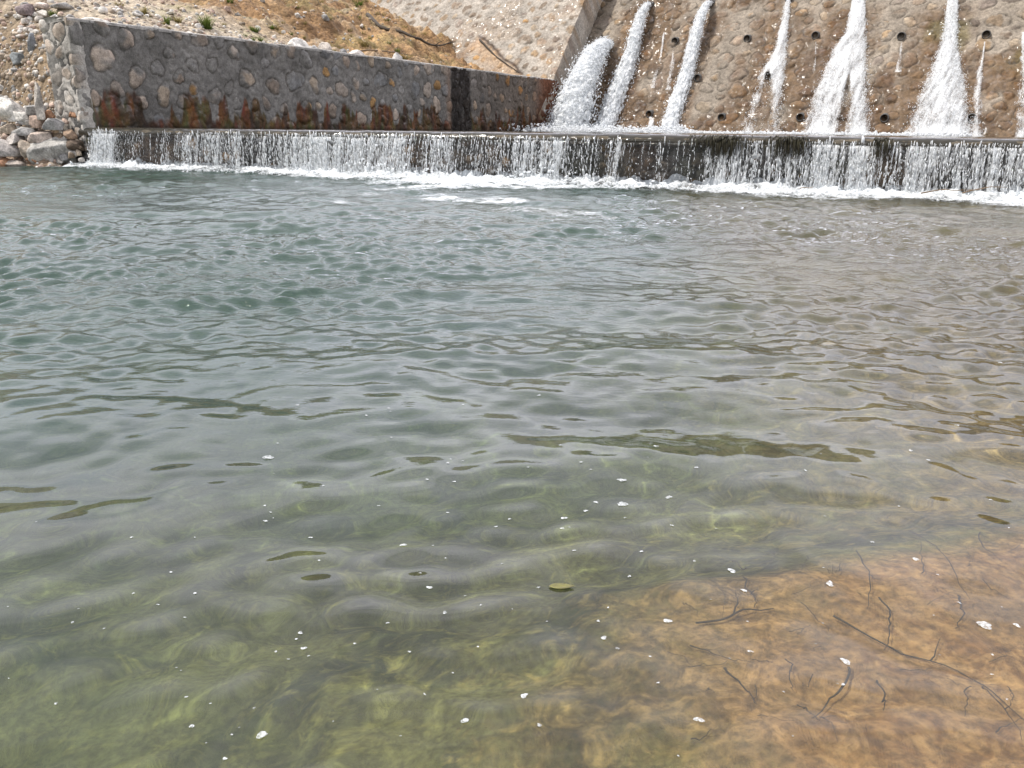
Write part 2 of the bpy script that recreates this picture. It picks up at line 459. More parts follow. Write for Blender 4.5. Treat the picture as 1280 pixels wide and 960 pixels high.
def pipe_arrays(p, ax, r=.155, L=.26, wall_=.03, k=20):
    t = nrm(np.cross(ax, [0, 0, 1.])); b = np.cross(t, ax)
    th = np.arange(k) * 2 * math.pi / k
    ring = lambda rr, d: p + ax * d + rr * (np.cos(th)[:, None] * t + np.sin(th)[:, None] * b)
    rs = [ring(r, -.4), ring(r, L - .015), ring(r - .008, L), ring(r - wall_ + .006, L), ring(r - wall_, L - .015), ring(r - wall_, -.35)]
    co = np.concatenate(rs); n = len(rs); i = np.arange((n - 1) * k); a = i // k; c = i % k
    f = np.stack([a * k + c, (a + 1) * k + c, (a + 1) * k + (c + 1) % k, a * k + (c + 1) % k], -1)
    return co, f, ring(r - wall_, -.34)


PAX = nrm(-LD + np.array([0, 0, -.10]))
for i, p in enumerate(PIPES + JET_SRC):
    q = dam_pt(*p)
    co, f, bore = pipe_arrays(q, PAX, L=.20 if i < len(PIPES) else .30)
    po = raw_mesh('drain_pipe', co, f, M_PIPE, None, True); shift(po, dam)
    bo = raw_mesh('bore', bore, np.arange(len(bore))[None], M_BORE); bo.parent = po
    # the opening in the masonry above the pipe
cap_co = []
# dam crest slab
P0 = EE + DU * (DAM_L - .8) - DN * .2
cr = np.array([P0 + DD * a + LD * b + np.array([0, 0, c]) for a in (-.1, DAM_W) for b in (-.25, 2.2) for c in (-.02, .45)])
shift(raw_mesh('crest_slab', cr, np.array([(0, 1, 3, 2), (4, 6, 7, 5), (0, 4, 5, 1), (2, 3, 7, 6), (1, 5, 7, 3), (0, 2, 6, 4)]), mat_simple('crest_concrete', (.38, .35, .32), .9, scale=2.), smooth=False), dam)

# --- abutment slope beside the dam
ab = EE.copy(); ab[2] = WALL_TOP
abut = empty('stone_abutment', tuple(ab))
tag(abut, 'pale sloping stone facing behind the far end of the shaded wall', 'stone slope')


def abut_paint(U, V, co, col, wet):
    uu = 24 - U
    # ochre seep with a dark lower edge, and a wet shine low down
    e0 = at_plane(600, 45, ab, DN) - ab; e1 = at_plane(652, 92, ab, DN) - ab
    a0 = np.array([np.dot(e0, -DD), np.dot(e0, DU)]); a1 = np.array([np.dot(e1, -DD), np.dot(e1, DU)])
    dv = a1 - a0; ln = np.linalg.norm(dv); dv /= ln
    X, Y = uu - a0[0], (V - 3.5) - a0[1]
    s = X * dv[0] + Y * dv[1]; d = X * (-dv[1]) + Y * dv[0]
    if dv[0] > 0: d = -d
    d = d + .12 * fbm(s * 1.2, 0 * s, 0, 81, 3)
    m = sst(-.2, .2, s) * sst(ln + .3, ln - .2, s) * sst(-.02, .12, d) * sst(1.7, .3, d + .5 * fbm(U * 1.2, V * 1.2, 1, 82, 3)) * .55
    col = col * (1 - m[..., None]) + m[..., None] * np.array((.40, .25, .13))
    k = sst(-.2, .1, s) * sst(ln + .3, ln - .1, s) * np.exp(-((d + .02) / .09) ** 2) * .9
    col = col * (1 - k[..., None]) + k[..., None] * np.array((.05, .03, .02))
    wet = sst(0, .4, fbm(U * .5, V * .6, 3, 83, 4) + .45 * sst(9, 1, uu) - .1) * .9
    col = col * (1 - .22 * wet[..., None] * np.array((.7, 1., 1.3)))
    return col, wet


masonry('facing', ab - DD * 24 - DU * 3.5, DD, DU, DN, 24., 11.5, .04, .18, .38, 9, (.33, .295, .255), STONES_TAN, abut, abut_paint, relief=.038, fill=1.45, depth=1.9, orange=.03, groove=.4)

# ------------------------------------------------------------------ weir
weir = empty('stone_weir', (A[0], A[1], 0))
tag(weir, 'low dark wet stone weir under the long curtain of falling water', 'weir')
WL = 30.; W0 = A - WD * .4
CURT = .16


def weir_paint(U, V, co, col, wet):
    n = fbm(U * 1.1, V * 1.4, 0, 91, 4)
    a = sst(-.1, .4, n)[..., None]
    col = col * (1 - a * .45) + a * .45 * np.array((.045, .05, .018))
    b = sst(.05, .45, fbm(U * .8, V * 1.1, 5, 92, 4))[..., None]
    col = col * (1 - .5 * b) + .5 * b * np.array((.15, .085, .04))
    return col, wet


wp = W0 - WN * .12; wp[2] = -.5
masonry('wall', wp, WD, np.array([0, 0, 1.]), WN, WL, CREST + .5 - .06, .022, .09, .22, 12, (.11, .10, .088), [(.11, .09, .07), (.075, .07, .062), (.15, .11, .075), (.06, .058, .05)], weir, weir_paint, relief=.09, fill=1.15, depth=.6, wet=.7, groove=.8)
# crest sill: a rounded lip
nk = 9; a_ = np.linspace(0, math.pi / 2, nk - 2)
prof = np.array([(-.75, -.035)] + [(.0 + .07 * math.sin(t), -.105 + .07 * math.cos(t)) for t in a_] + [(.06, -.17)])
s_ = np.linspace(0, WL, 900); S, K = np.meshgrid(s_, np.arange(nk), indexing='ij')
co = W0[None, None] - WN * .06 + S[..., None] * WD + (prof[K, 0] + .012 * fbm(S * 3, K * .6, 0, 95, 3))[..., None] * WN
co[..., 2] = CREST + prof[K, 1] + .010 * fbm(S * 2, K * .4, 2, 96, 3)
cc = np.ones(S.shape + (3,)) * np.array((.085, .07, .05)) * (1 + .35 * fbm(S * 1.5, K * .3, 0, 97, 3))[..., None]
shift(raw_mesh('crest', co.reshape(-1, 3), grid_faces(900, nk), M_MASON, None, True, {'col': cc.reshape(-1, 3), 'wet': np.full(S.size, .6)}, flip=True), weir)

def to_px(P):
    v = np.asarray(P) - CAM; z = v @ _f; return 640 + FPX * (v @ _r) / z, 480 - FPX * (v @ _u) / z


# ------------------------------------------------------------------ pool bed and water
def edge_x(Y): return np.interp(Y, [-3, 0, .6, .95, 1.25, 1.5, 1.68, 2.0, 3., 6, 9, 14], [-.8, .0, .16, .26, .33, .48, 1.1, 2.2, 3.6, 6, 8, 9])


def bed_depth(X, Y):
    q = (edge_x(Y) - X) * .8 + .16 * fbm(X * 2.2, Y * 2.2, 0, 101, 4)
    rt = 1 - .68 * sst(-.3, 1.3, X - .12 * Y)
    d = .11 + .15 * sst(-.30, .65, q) + (.22 * sst(.2, 1.1, q) + .45 * sst(.8, 5, q)) * rt
    d = d + (.10 * sst(1.6, 2.6, Y) * sst(.3, -.6, q) + .25 * sst(3, 8, Y) * sst(.3, -.6, q)) * rt
    d = d + .03 * fbm(X * 3, Y * 3, 0, 102, 4) * sst(-.1, .5, q) + .016 * fbm(X * 8, Y * 8, 0, 103, 4)
    d = d * sst(-1.2, .5, Y) - .25 * sst(.0, -2., Y)
    return d


def wave_set(lo, hi, n, th, spread, seed):
    g = np.random.default_rng(seed)
    lam = lo * (hi / lo) ** g.random(n); a = th + g.normal(size=n) * spread
    return lam, a, g.random(n) * 6.283


def waves(X, Y, dy=None):
    dist = np.hypot(X, Y)
    warp_x = .10 * fbm(X * .9, Y * .9, 0, 111, 3); warp_y = .10 * fbm(X * .9, Y * .9, 5, 112, 3)
    Xw, Yw = X + warp_x, Y + warp_y
    far = sst(1.6, 6.2, Y); vfar = sst(6., 14., Y)
    patch = sst(-.45, .45, fbm(X * .55, Y * .35, 0, 113, 3))
    Z = np.zeros_like(X)
    groups = [  # lo, hi, count, direction, spread, steepness
        (.55, 1.7, 16, -1.75, .45, .023 + .014 * far),
        (.20, .55, 30, -1.70, .60, (.019 + .052 * far) * (.55 + .7 * patch)),
        (.085, .20, 30, -1.6, .75, (.022 + .098 * far) * (.40 + 1.1 * patch)),
        (.04, .085, 18, -1.4, .9, (.006 + .05 * far) * patch)]
    for gi, (lo, hi, n, th, sp, st) in enumerate(groups):
        acc = np.zeros_like(X)
        for lam, a, ph in zip(*wave_set(lo, hi, n, th, sp, 200 + gi)):
            k = 2 * math.pi / lam
            s = np.sin(k * (Xw * math.cos(a) + Yw * math.sin(a)) + ph)
            w = 1. if dy is None else sst(2.2, 4.5, lam / dy)
            acc += lam / (2 * math.pi) * s * w
        Z += st * acc * (2.0 / math.sqrt(n)) * 1.6
    # boil near the falling water
    Z += vfar * .018 * fbm(X * 1.5, Y * 1.2, 0, 115, 3)
    # a standing ripple fold over the edge of the shallow shelf
    return Z


def WZ(x, y): return float(waves(np.array([[x]]), np.array([[y]]))[0, 0])


ny, nx = 900, 760
v = np.linspace(0, 1, ny)[:, None]
Yv = np.concatenate([np.linspace(-1.2, .42, 60), .42 * (21 / .42) ** np.linspace(0, 1, ny - 60)[1:]])[:, None]
uu = np.linspace(-1, 1, nx); uu = (uu * .8 + .2 * uu**3)[None, :]
Yg = Yv + 0 * uu; Xg = uu * (.98 * np.maximum(Yv, .0) + .95)
dy = np.gradient(Yv[:, 0])[:, None] + 0 * Xg
Zg = waves(Xg, Yg, dy); Dg = np.maximum(bed_depth(Xg, Yg), 0)


def mat_water():
    t = NT('pool_water'); p = t.pos(); dep = t.attr('dep', 'Fac')
    b1 = t.noise(26., 3, .55, scaled(t, p, .6, 1.25, 1.)); b2 = t.noise(70., 2, .5, scaled(t, p, .7, 1.2, 1.))
    rip = t.attr('rip', 'Fac')
    bp = t.n('Bump', Strength=t.math('MULTIPLY', rip, .7), Distance=.018, Height=b1)
    fr = t.n('Fresnel', IOR=1.333, Normal=bp)
    gl = t.n('BsdfGlossy', Roughness=.04, Normal=bp)
    tint = t.mix(t.mapr(dep, .05, 1.0).outputs[0], (.97, .97, .92), (.50, .74, .60))
    rf = t.n('BsdfRefraction', Color=tint, IOR=1.333, Roughness=0., Normal=bp)
    body = t.mix(t.mapr(dep, .12, .8).outputs[0], (.092, .080, .050), (.058, .094, .082))
    df = t.n('BsdfDiffuse', Color=body)
    turb = t.math('SUBTRACT', 1., t.math('POWER', 2.718, t.math('MULTIPLY', dep, -.85)))
    inner = t.n('MixShader', i0=turb, i1=rf, i2=df)
    return t.surf(t.n('MixShader', i0=fr, i1=inner, i2=gl))


rip = (.9 * sst(1.5, 6, Yg)) * (.4 + .6 * sst(-.4, .4, fbm(Xg * .5, Yg * .3, 0, 121, 3)))
water = raw_mesh('pool_water', np.stack([Xg, Yg, Zg], -1).reshape(-1, 3), grid_faces(ny, nx), mat_water(), None, True, {'dep': Dg.ravel(), 'rip': rip.ravel()})
tag(water, kind='structure'); water.cycles.is_caustics_caster = True


def mat_bed():
    t = NT('bed_silt'); p = t.pos(); sh = t.attr('shelf', 'Fac')
    n1 = t.noise(3.2, 6, .62, p, .6); n2 = t.noise(13., 6, .68, p, 1.2); n3 = t.noise(60., 4, .6, p)
    och = t.mix(t.mapr(n2, .40, .60).outputs[0], (.22, .114, .040), (.42, .252, .105))
    och = t.mix(t.mapr(n1, .48, .7).outputs[0], och, (.20, .125, .055))
    olv = t.mix(t.mapr(n1, .40, .60).outputs[0], (.034, .042, .015), (.20, .185, .068))
    olv = t.mix(t.mapr(n2, .5, .75).outputs[0], olv, (.32, .27, .08))
    fac = t.mapr(t.math('ADD', sh, t.math('MULTIPLY', t.math('SUBTRACT', n2, .5), .9)), .15, .85)
    c = t.mix(fac.outputs[0], olv, och)
    c = t.mix(1., c, t.mapr(n3, .35, .65, .62, 1.3).outputs[0], 'MULTIPLY')
    n4 = t.noise(26., 5, .7, p, 2.); c = t.mix(t.mapr(n4, .60, .72, 0, .6).outputs[0], c, (.07, .045, .02))
    b = t.n('Bump', Strength=.8, Distance=.02, Height=n2); b = t.n('Bump', Strength=.6, Distance=.006, Height=n3, Normal=b)
    return t.surf(t.n('BsdfPrincipled', Base_Color=c, Roughness=.95, Normal=b))


bx = np.concatenate([np.linspace(-40, -3, 60), np.linspace(-2.95, 4, 340), np.linspace(4.1, 40, 60)])
by = np.concatenate([np.linspace(-40, -2, 40), np.linspace(-1.95, 6, 360), np.linspace(6.1, 24, 60)])
BX, BY = np.meshgrid(bx, by); BD = bed_depth(BX, BY)
shelf = sst(.45, -.35, (edge_x(BY) - BX) * .8 + .16 * fbm(BX * 3, BY * 3, 0, 131, 4))
shelf = np.maximum(shelf, .62 * sst(-.2, 1.3, BX - .12 * BY) * sst(1.4, 2.2, BY))
bed = raw_mesh('pool_bed', np.stack([BX, BY, -BD], -1).reshape(-1, 3), grid_faces(len(by), len(bx)), mat_bed(), None, True, {'shelf': shelf.ravel()})
tag(bed, kind='structure'); bed.cycles.is_caustics_receiver = True

# ------------------------------------------------------------------ water above the weir, curling over its lip
g = np.random.default_rng(21)
TT = np.concatenate([np.linspace(-26, -1.2, 60), np.linspace(-1.1, -.16, 24)])
ang = np.linspace(0, R(72), 12)
prof = [(t_, .0) for t_ in TT] + [(-.13 + .16 * math.sin(a), -.16 + .16 * math.cos(a)) for a in ang]
prof = np.array(prof); nk = len(prof); ns = 1500
s_ = np.linspace(0, WL, ns); S, K = np.meshgrid(s_, np.arange(nk), indexing='ij')
T_ = prof[K, 0]; lipw = sst(-.3, 0, T_)
co = W0[None, None] + S[..., None] * WD + (T_ + lipw * .012 * fbm(S * 9, K * .15, 0, 141, 3))[..., None] * WN
co[..., 2] = CREST + prof[K, 1] + .010 * fbm(S * 2., T_ * 1.2, 0, 142, 4) + .006 * fbm(S * 9, T_ * 4, 0, 143, 3)


def mat_upper():
    t = NT('upper_water'); p = t.pos()
    bp = t.n('Bump', Strength=.5, Distance=.02, Height=t.noise(9., 4, .6, p))
    return t.surf(t.n('BsdfPrincipled', Base_Color=(.035, .032, .025), Roughness=.08, IOR=1.33, Normal=bp))


up = raw_mesh('upper_pool_water', co.reshape(-1, 3), grid_faces(ns, nk), mat_upper(), None, True, flip=True); tag(up, kind='structure')

# ------------------------------------------------------------------ the curtain over the weir
fall = empty('waterfall_curtain', (A[0], A[1], 0))
tag(fall, 'long low curtain of white water strands spilling over the dark weir', 'waterfall')
SLEN = 22.5
g = np.random.default_rng(31)


def fallpos(s, tau):   # tau 0..1 from the lip to the pool
    drop = CREST - .10 - tau * (CREST - .10)
    out = .02 + .17 * np.sqrt(tau)
    p = W0 + np.asarray(s)[..., None] * WD + np.asarray(out)[..., None] * WN
    p = p.copy(); p[..., 2] = drop; return p


def dens(s):
    x = fbm(s * .55, 0 * s, 0, 151, 3) * .9 + fbm(s * 2.2, 0 * s, 3, 152, 2) * .5
    x = x + .20 * noise3(s * 5.5, 0 * s, 6, 153) + .28 * noise3(s * 15., 0 * s, 9, 154)
    return np.clip(.67 + .85 * x - .06 * sst(9, 14, s), .18, 1.)


cen, rad, stv = [], [], []
for s in np.arange(.38, SLEN, .0105):
    s = s + g.normal() * .012; dn = float(dens(np.array(s)))
    if g.random() > dn: continue
    t0 = 0. if g.random() < .8 else g.random() * .5; t1 = 1. if g.random() < .8 else .4 + .6 * g.random()
    r = (.0034 + .0062 * g.random() ** 2) * (.8 + .5 * dn); tau = t0; lean = g.normal() * .02
    while tau < t1:
        st = 3 + 7 * g.random() ** 1.4
        cen.append((s + lean * tau + g.normal() * .006 * (1 + tau), tau, g.normal() * .02 * (.3 + tau))); rad.append(r * (.6 + .7 * g.random())); stv.append(st)
        tau += r * st * (.9 + 1.5 * g.random() * (.4 + tau)) * 1.5 / (CREST - .1)
cen = np.array(cen); rad = np.array(rad); stv = np.array(stv)
P = fallpos(cen[:, 0], np.clip(cen[:, 1], 0, 1)) + cen[:, 2:3] * WN
co, f = blob_arrays(P, rad, np.tile([[0, 0, 1.]], (len(P), 1)) + .1 * g.normal(size=(len(P), 3)), stv, 0, 32, .3)
o = raw_mesh('strands', co, f, M_BEAD); shift(o, fall)
# loose drops
n = 3500; s = g.random(n) * (SLEN - .4) + .4; keep = g.random(n) < dens(s); s = s[keep]; n = len(s); tau = g.random(n) ** .8
P = fallpos(s, tau) + (g.normal(size=n) * .05)[:, None] * WN; P += g.normal(size=P.shape) * .015
co, f = blob_arrays(P, .004 + .007 * g.random(n) ** 2, g.normal(size=(n, 3)), 1 + g.random(n), 0, 33, .1)
o = raw_mesh('drops', co, f, M_WHITE); shift(o, fall)
# thin film behind the strands
ns, nt_ = 2400, 26
S, TA = np.meshgrid(np.linspace(.38, SLEN, ns), np.linspace(0, 1, nt_), indexing='ij')
P = fallpos(S, TA) - WN * .03; P += (.018 * fbm(S * 14, TA * 1.2, 0, 155, 3))[..., None] * WN


def mat_film():
    t = NT('falling_film'); u_ = t.attr('su', 'Fac'); v_ = t.attr('sv', 'Fac'); dn = t.attr('den', 'Fac')
    vec = t.n('CombineXYZ', X=t.math('MULTIPLY', u_, 24.), Y=t.math('MULTIPLY', v_, 2.2), Z=0.)
    vec2 = t.n('CombineXYZ', X=t.math('MULTIPLY', u_, 70.), Y=t.math('MULTIPLY', v_, 9.), Z=0.)
    n1 = t.noise(1., 4, .6, vec); n2 = t.noise(1., 3, .6, vec2)
    x = t.math('ADD', t.math('MULTIPLY', n1, .6), t.math('MULTIPLY', n2, .4))
    al = t.math('MULTIPLY', t.mapr(t.math('ADD', x, t.math('MULTIPLY', t.math('SUBTRACT', dn, .6), .26)), .475, .61), .80)
    bp = t.n('Bump', Strength=.8, Distance=.02, Height=x)
    wh = t.n('BsdfPrincipled', Base_Color=(.88, .90, .92), Roughness=.2, Normal=bp); wh = t.n('MixShader', i0=.35, i1=wh, i2=t.n('BsdfTranslucent', Color=(.9, .92, .94), Normal=bp))
    tr = t.n('BsdfTransparent', Color=(.96, .97, .98)); gl = t.n('BsdfGlossy', Roughness=.05, Normal=bp)
    cl = t.n('MixShader', i0=t.n('Fresnel', IOR=1.33, Normal=bp), i1=tr, i2=gl)
    return t.surf(t.n('MixShader', i0=al, i1=cl, i2=wh))


o = raw_mesh('film', P.reshape(-1, 3), grid_faces(ns, nt_), mat_film(), None, True, {'su': S.ravel(), 'sv': TA.ravel(), 'den': dens(S).ravel()}); shift(o, fall)

# ------------------------------------------------------------------ foam at the foot of the weir
def s_px(px):
    d = ray(px, 215); a = np.array([[d[0], -WD[0]], [d[1], -WD[1]]]); return np.linalg.solve(a, W0[:2] - CAM[:2])[1]


ns, nt_ = 1500, 150
S, K = np.meshgrid(np.linspace(.0, 24, ns), np.linspace(0, 1, nt_) ** 1.6, indexing='ij')
T_ = K * 8.0
P = W0 + S[..., None] * WD + (T_ + .02)[..., None] * WN
xs = S; sb = s_px(600); bul = np.exp(-((S - sb) / (s_px(700) - sb)) ** 2)
wid = .78 + .5 * fbm(S * .7, 0 * S, 0, 161, 3) + 2.6 * bul * (1 + .6 * fbm(S * .6, T_ * .2, 0, 162, 3)) + .5 * sst(12, 16, S)
den = 1.05 - T_ / np.maximum(wid, .4)
den = np.clip(den, -1, 1)
str_ = sst(-.1, .4, fbm(S * .6, T_ * .8, 0, 163, 4)) * np.exp(-((S - sb - 2.0) / 3.0) ** 2) * sst(7.5, 4, T_)
den = np.maximum(den, -.30 + .85 * str_)
Zf = waves(P[..., 0], P[..., 1]) + .012 + np.clip(den, 0, 1) * (.030 + .045 * fbm(S * 7, T_ * 5, 0, 164, 4)) + .16 * np.exp(-(T_ / .22) ** 2) * (.4 + .9 * np.abs(fbm(S * 3.5, T_ * 3, 0, 165, 4)))
P[..., 2] = Zf


def mat_foam():
    t = NT('foam'); p = t.pos(); dn = t.attr('den', 'Fac')
    n1 = t.noise(3.2, 7, .68, scaled(t, p, .55, 1., 1.), .5); n2 = t.noise(28., 4, .6, p)
    x = t.math('ADD', dn, t.math('MULTIPLY', t.math('SUBTRACT', n1, .5), 2.6)); x = t.math('ADD', x, t.math('MULTIPLY', t.math('SUBTRACT', n2, .5), .9))
    al = t.math('MULTIPLY', t.mapr(x, .26, 1.05), .92)
    bp = t.n('Bump', Strength=.7, Distance=.03, Height=n2)
    wh = t.n('BsdfPrincipled', Base_Color=(.80, .83, .85), Roughness=.6, Normal=bp)
    return t.surf(t.n('MixShader', i0=al, i1=t.n('BsdfTransparent'), i2=wh))


M_FOAM = mat_foam()
keepf = den.reshape(-1)[grid_faces(ns, nt_)].max(1) > -.65
o = raw_mesh('foam', P.reshape(-1, 3), grid_faces(ns, nt_)[keepf], M_FOAM, None, True, {'den': den.ravel()})
tag(o, 'churned white foam spreading over the pool from the foot of the weir', 'foam', kind='stuff')
# splashes thrown up along the foot
n = 2600; s = .4 + g.random(n) * (SLEN - .6); P = W0 + s[:, None] * WD + (.12 + np.abs(g.normal(size=n)) * .25)[:, None] * WN
amp = .6 + 1.8 * np.exp(-((s - s_px(475)) / .5) ** 2) + 1.2 * np.exp(-((s - s_px(540)) / .4) ** 2) + 2.2 * np.exp(-((s - s_px(695)) / .6) ** 2)
P[:, 2] = np.abs(g.normal(size=n)) * .075 * amp
co, f = blob_arrays(P, .006 + .02 * g.random(n) ** 2.5, g.normal(size=(n, 3)), 1 + g.random(n), 0, 35, .3)
o = raw_mesh('spray', co, f, M_WHITE); tag(o, 'white spray drops thrown up where the curtain meets the pool', 'spray', kind='stuff')
# a thinner streak of foam drifting at the left bank
Sx, Sy = np.meshgrid(np.linspace(0, 1, 160), np.linspace(-1, 1, 24), indexing='ij')
a_, b_ = at_z(-60, 241), at_z(95, 232)
P = a_ + Sx[..., None] * (b_ - a_) + (Sy * .55)[..., None] * nrm([-(b_ - a_)[1], (b_ - a_)[0], 0])
P[..., 2] = waves(P[..., 0], P[..., 1]) + .014
o = raw_mesh('foam_streak', P.reshape(-1, 3), grid_faces(160, 24), M_FOAM, None, True, {'den': (.32 - .75 * np.abs(Sy) - .6 * sst(.55, 1., Sx)).ravel()})
tag(o, 'thin streak of white foam drifting off the rocky bank', 'foam', kind='stuff')

# ------------------------------------------------------------------ jets out of the dam
GV = np.array([0, 0, -9.81])


def ballistic(src, px_end, n=60):
    q = dam_pt(*src) + PAX * .28
    lo, hi = .2, 9.
    for _ in range(40):
        v = (lo + hi) / 2; T = math.sqrt(2 * (q[2] - CREST) / 9.81); e = q - LD * v * T; e[2] = CREST
        if to_px(e)[0] > px_end: lo = v
        else: hi = v
    t = np.linspace(0, T * 1.6, n * 2)[:, None]
    p = q - LD * v * t + GV * t * t / 2
    d = (p - EE) @ DN; p = p + np.maximum(0, .15 - d)[:, None] * DN
    k = int(np.argmax(p[:, 2] < CREST - .1)) or len(p)
    return p[:k + 1]


def mat_froth():
    t = NT('frothy_water'); q = t.pos(); n = t.noise(6.5, 6, .68, scaled(t, q, 1., 1., .55), .6)
    al = t.mapr(n, .40, .58)
    bp = t.n('Bump', Strength=.9, Distance=.05, Height=n)
    wh = t.n('BsdfPrincipled', Base_Color=(.90, .915, .93), Roughness=.3, Normal=bp)
    wh = t.n('MixShader', i0=.42, i1=wh, i2=t.n('BsdfTranslucent', Color=(.9, .92, .94), Normal=bp))
    return t.surf(t.n('MixShader', i0=al, i1=t.n('BsdfTransparent', Color=(.97, .98, .99)), i2=wh))


M_FROTH = mat_froth()


def jet_free(name, label, src, px_end, r0, r1, r2, nb, seed, group='water jets pouring from the dam'):
    g = np.random.default_rng(seed)
    root = empty(name, tuple(dam_pt(*src))); tag(root, label, 'water jet', group)
    p = ballistic(src, px_end); n = len(p); t = np.linspace(0, 1, n)
    rr = np.interp(t, [0, .45, 1], [r0, r1, r2])
    T = np.gradient(p, axis=0); T /= np.linalg.norm(T, axis=1, keepdims=True)
    # lumpy core
    k = 64; m_ = 260; ti = np.linspace(0, 1, m_); pc = np.stack([np.interp(ti, t, p[:, i]) for i in range(3)], 1); rc = np.interp(ti, t, rr)
    Tc = np.stack([np.interp(ti, t, T[:, i]) for i in range(3)], 1); Tc /= np.linalg.norm(Tc, axis=1, keepdims=True)
    b1 = np.tile(DD, (m_, 1)); b2 = np.cross(Tc, b1); b2 /= np.linalg.norm(b2, axis=1, keepdims=True)
    th = np.arange(k) * 2 * math.pi / k; TI, TH_ = np.meshgrid(np.arange(m_), th, indexing='ij')
    cx, cy = np.cos(TH_), np.sin(TH_)
    dist = ti[TI] * 9
    w = 1.06 + .30 * fbm(cx * 1.6 + seed, cy * 1.6, dist * 2.2, seed, 4) + .30 * fbm(cx * 4, cy * 4, dist * 5, seed + 1, 3) + .12 * fbm(cx * 9, cy * 9, dist * 12, seed + 4, 2)
    co = pc[TI] + (rc[TI] * w * .80)[..., None] * (cx[..., None] * b1[TI] + (.8 * cy)[..., None] * b2[TI])
    i = np.arange((m_ - 1) * k); a = i // k; c = i % k
    f = np.stack([a * k + c, (a + 1) * k + c, (a + 1) * k + (c + 1) % k, a * k + (c + 1) % k], -1)
    shift(raw_mesh('core', co.reshape(-1, 3), f, M_FROTH), root)
    ci = pc[TI] + (co - pc[TI]) * .66; shift(raw_mesh('inner_core', ci.reshape(-1, 3), f, M_WHITE), root)
    # frothy lumps over and around it
    ti = g.random(nb) ** .75; R_ = np.interp(ti, t, rr); pc = np.stack([np.interp(ti, t, p[:, i]) for i in range(3)], 1)
    tc = np.stack([np.interp(ti, t, T[:, i]) for i in range(3)], 1)
    an = g.random(nb) * 6.283; rad = (.84 + .26 * g.normal(size=nb)) * R_
    b1 = DD[None]; b2 = np.cross(tc, DD[None]); b2 /= np.linalg.norm(b2, axis=1, keepdims=True)
    P = pc + (rad * np.cos(an))[:, None] * b1 + (.8 * rad * np.sin(an))[:, None] * b2
    rb = (.006 + .020 * g.random(nb) ** 3) * (.6 + .8 * R_)
    ok = P[:, 2] > CREST - .02
    co, f = blob_arrays(P[ok], rb[ok], tc[ok] + .25 * g.normal(size=(ok.sum(), 3)), 1 + 2 * g.random(ok.sum()), 0, seed + 2, .4)
    shift(raw_mesh('froth', co, f, M_WHITE), root)
    # splash where it lands
    ns_ = int(nb * .35); e = p[-1]; q = e + g.normal(size=(ns_, 3)) * np.array([r2 * 1.3, r2 * 1.5, 0]); q[:, 2] = CREST + np.abs(g.normal(size=ns_)) * .12
    co, f = blob_arrays(q, .012 + .035 * g.random(ns_) ** 2, g.normal(size=(ns_, 3)), 1 + g.random(ns_), 0, seed + 3, .4)
    shift(raw_mesh('splash', co, f, M_WHITE), root)
    return root


jet_free('water_jet', 'thick arching white jet beside the end of the shaded wall, from the lowest outlet', JET_SRC[0], 709, .26, .60, .98, 9000, 301)
jet_free('water_jet', 'slanting white jet just right of the thick arching one', JET_SRC[1], 773, .13, .33, .58, 6000, 302)
jet_free('water_jet', 'narrow slanting white jet falling close beside two dark drain holes', JET_SRC[2], 846, .12, .28, .40, 5000, 303)


def mat_sheet():
    t = NT('jet_sheet'); u_ = t.attr('su', 'Fac'); v_ = t.attr('sv', 'Fac'); dn = t.attr('den', 'Fac')
    vec = t.n('CombineXYZ', X=t.math('MULTIPLY', u_, 5.), Y=t.math('MULTIPLY', v_, 1.5), Z=t.attr('sz', 'Fac'))
    vec2 = t.n('CombineXYZ', X=t.math('MULTIPLY', u_, 17.), Y=t.math('MULTIPLY', v_, 9.), Z=0.)
    n1 = t.noise(1., 4, .6, vec); n2 = t.noise(1., 5, .7, vec2)
    n3 = t.noise(34., 3, .6, t.pos())
    x = t.math('ADD', t.math('ADD', t.math('MULTIPLY', n1, .42), t.math('MULTIPLY', n2, .38)), t.math('MULTIPLY', n3, .2))
    al = t.math('MULTIPLY', t.mapr(t.math('ADD', t.math('MULTIPLY', t.math('SUBTRACT', x, .5), 5.6), dn), .16, 1.15), .90)
    bp = t.n('Bump', Strength=.9, Distance=.05, Height=n2)
    wh = t.n('BsdfPrincipled', Base_Color=(.90, .915, .93), Roughness=.35, Normal=bp)
    wh = t.n('MixShader', i0=.35, i1=wh, i2=t.n('BsdfTranslucent', Color=(.9, .92, .94), Normal=bp))
    return t.surf(t.n('MixShader', i0=al, i1=t.n('BsdfTransparent'), i2=wh))


M_SHEET = mat_sheet()


def on_slope(px, py, off):
    D_ = _f + _r * ((px - 640) / FPX)[..., None] + _u * ((480 - py) / FPX)[..., None]
    return CAM + D_ * (((EE - CAM) @ DN + off) / (D_ @ DN))[..., None]


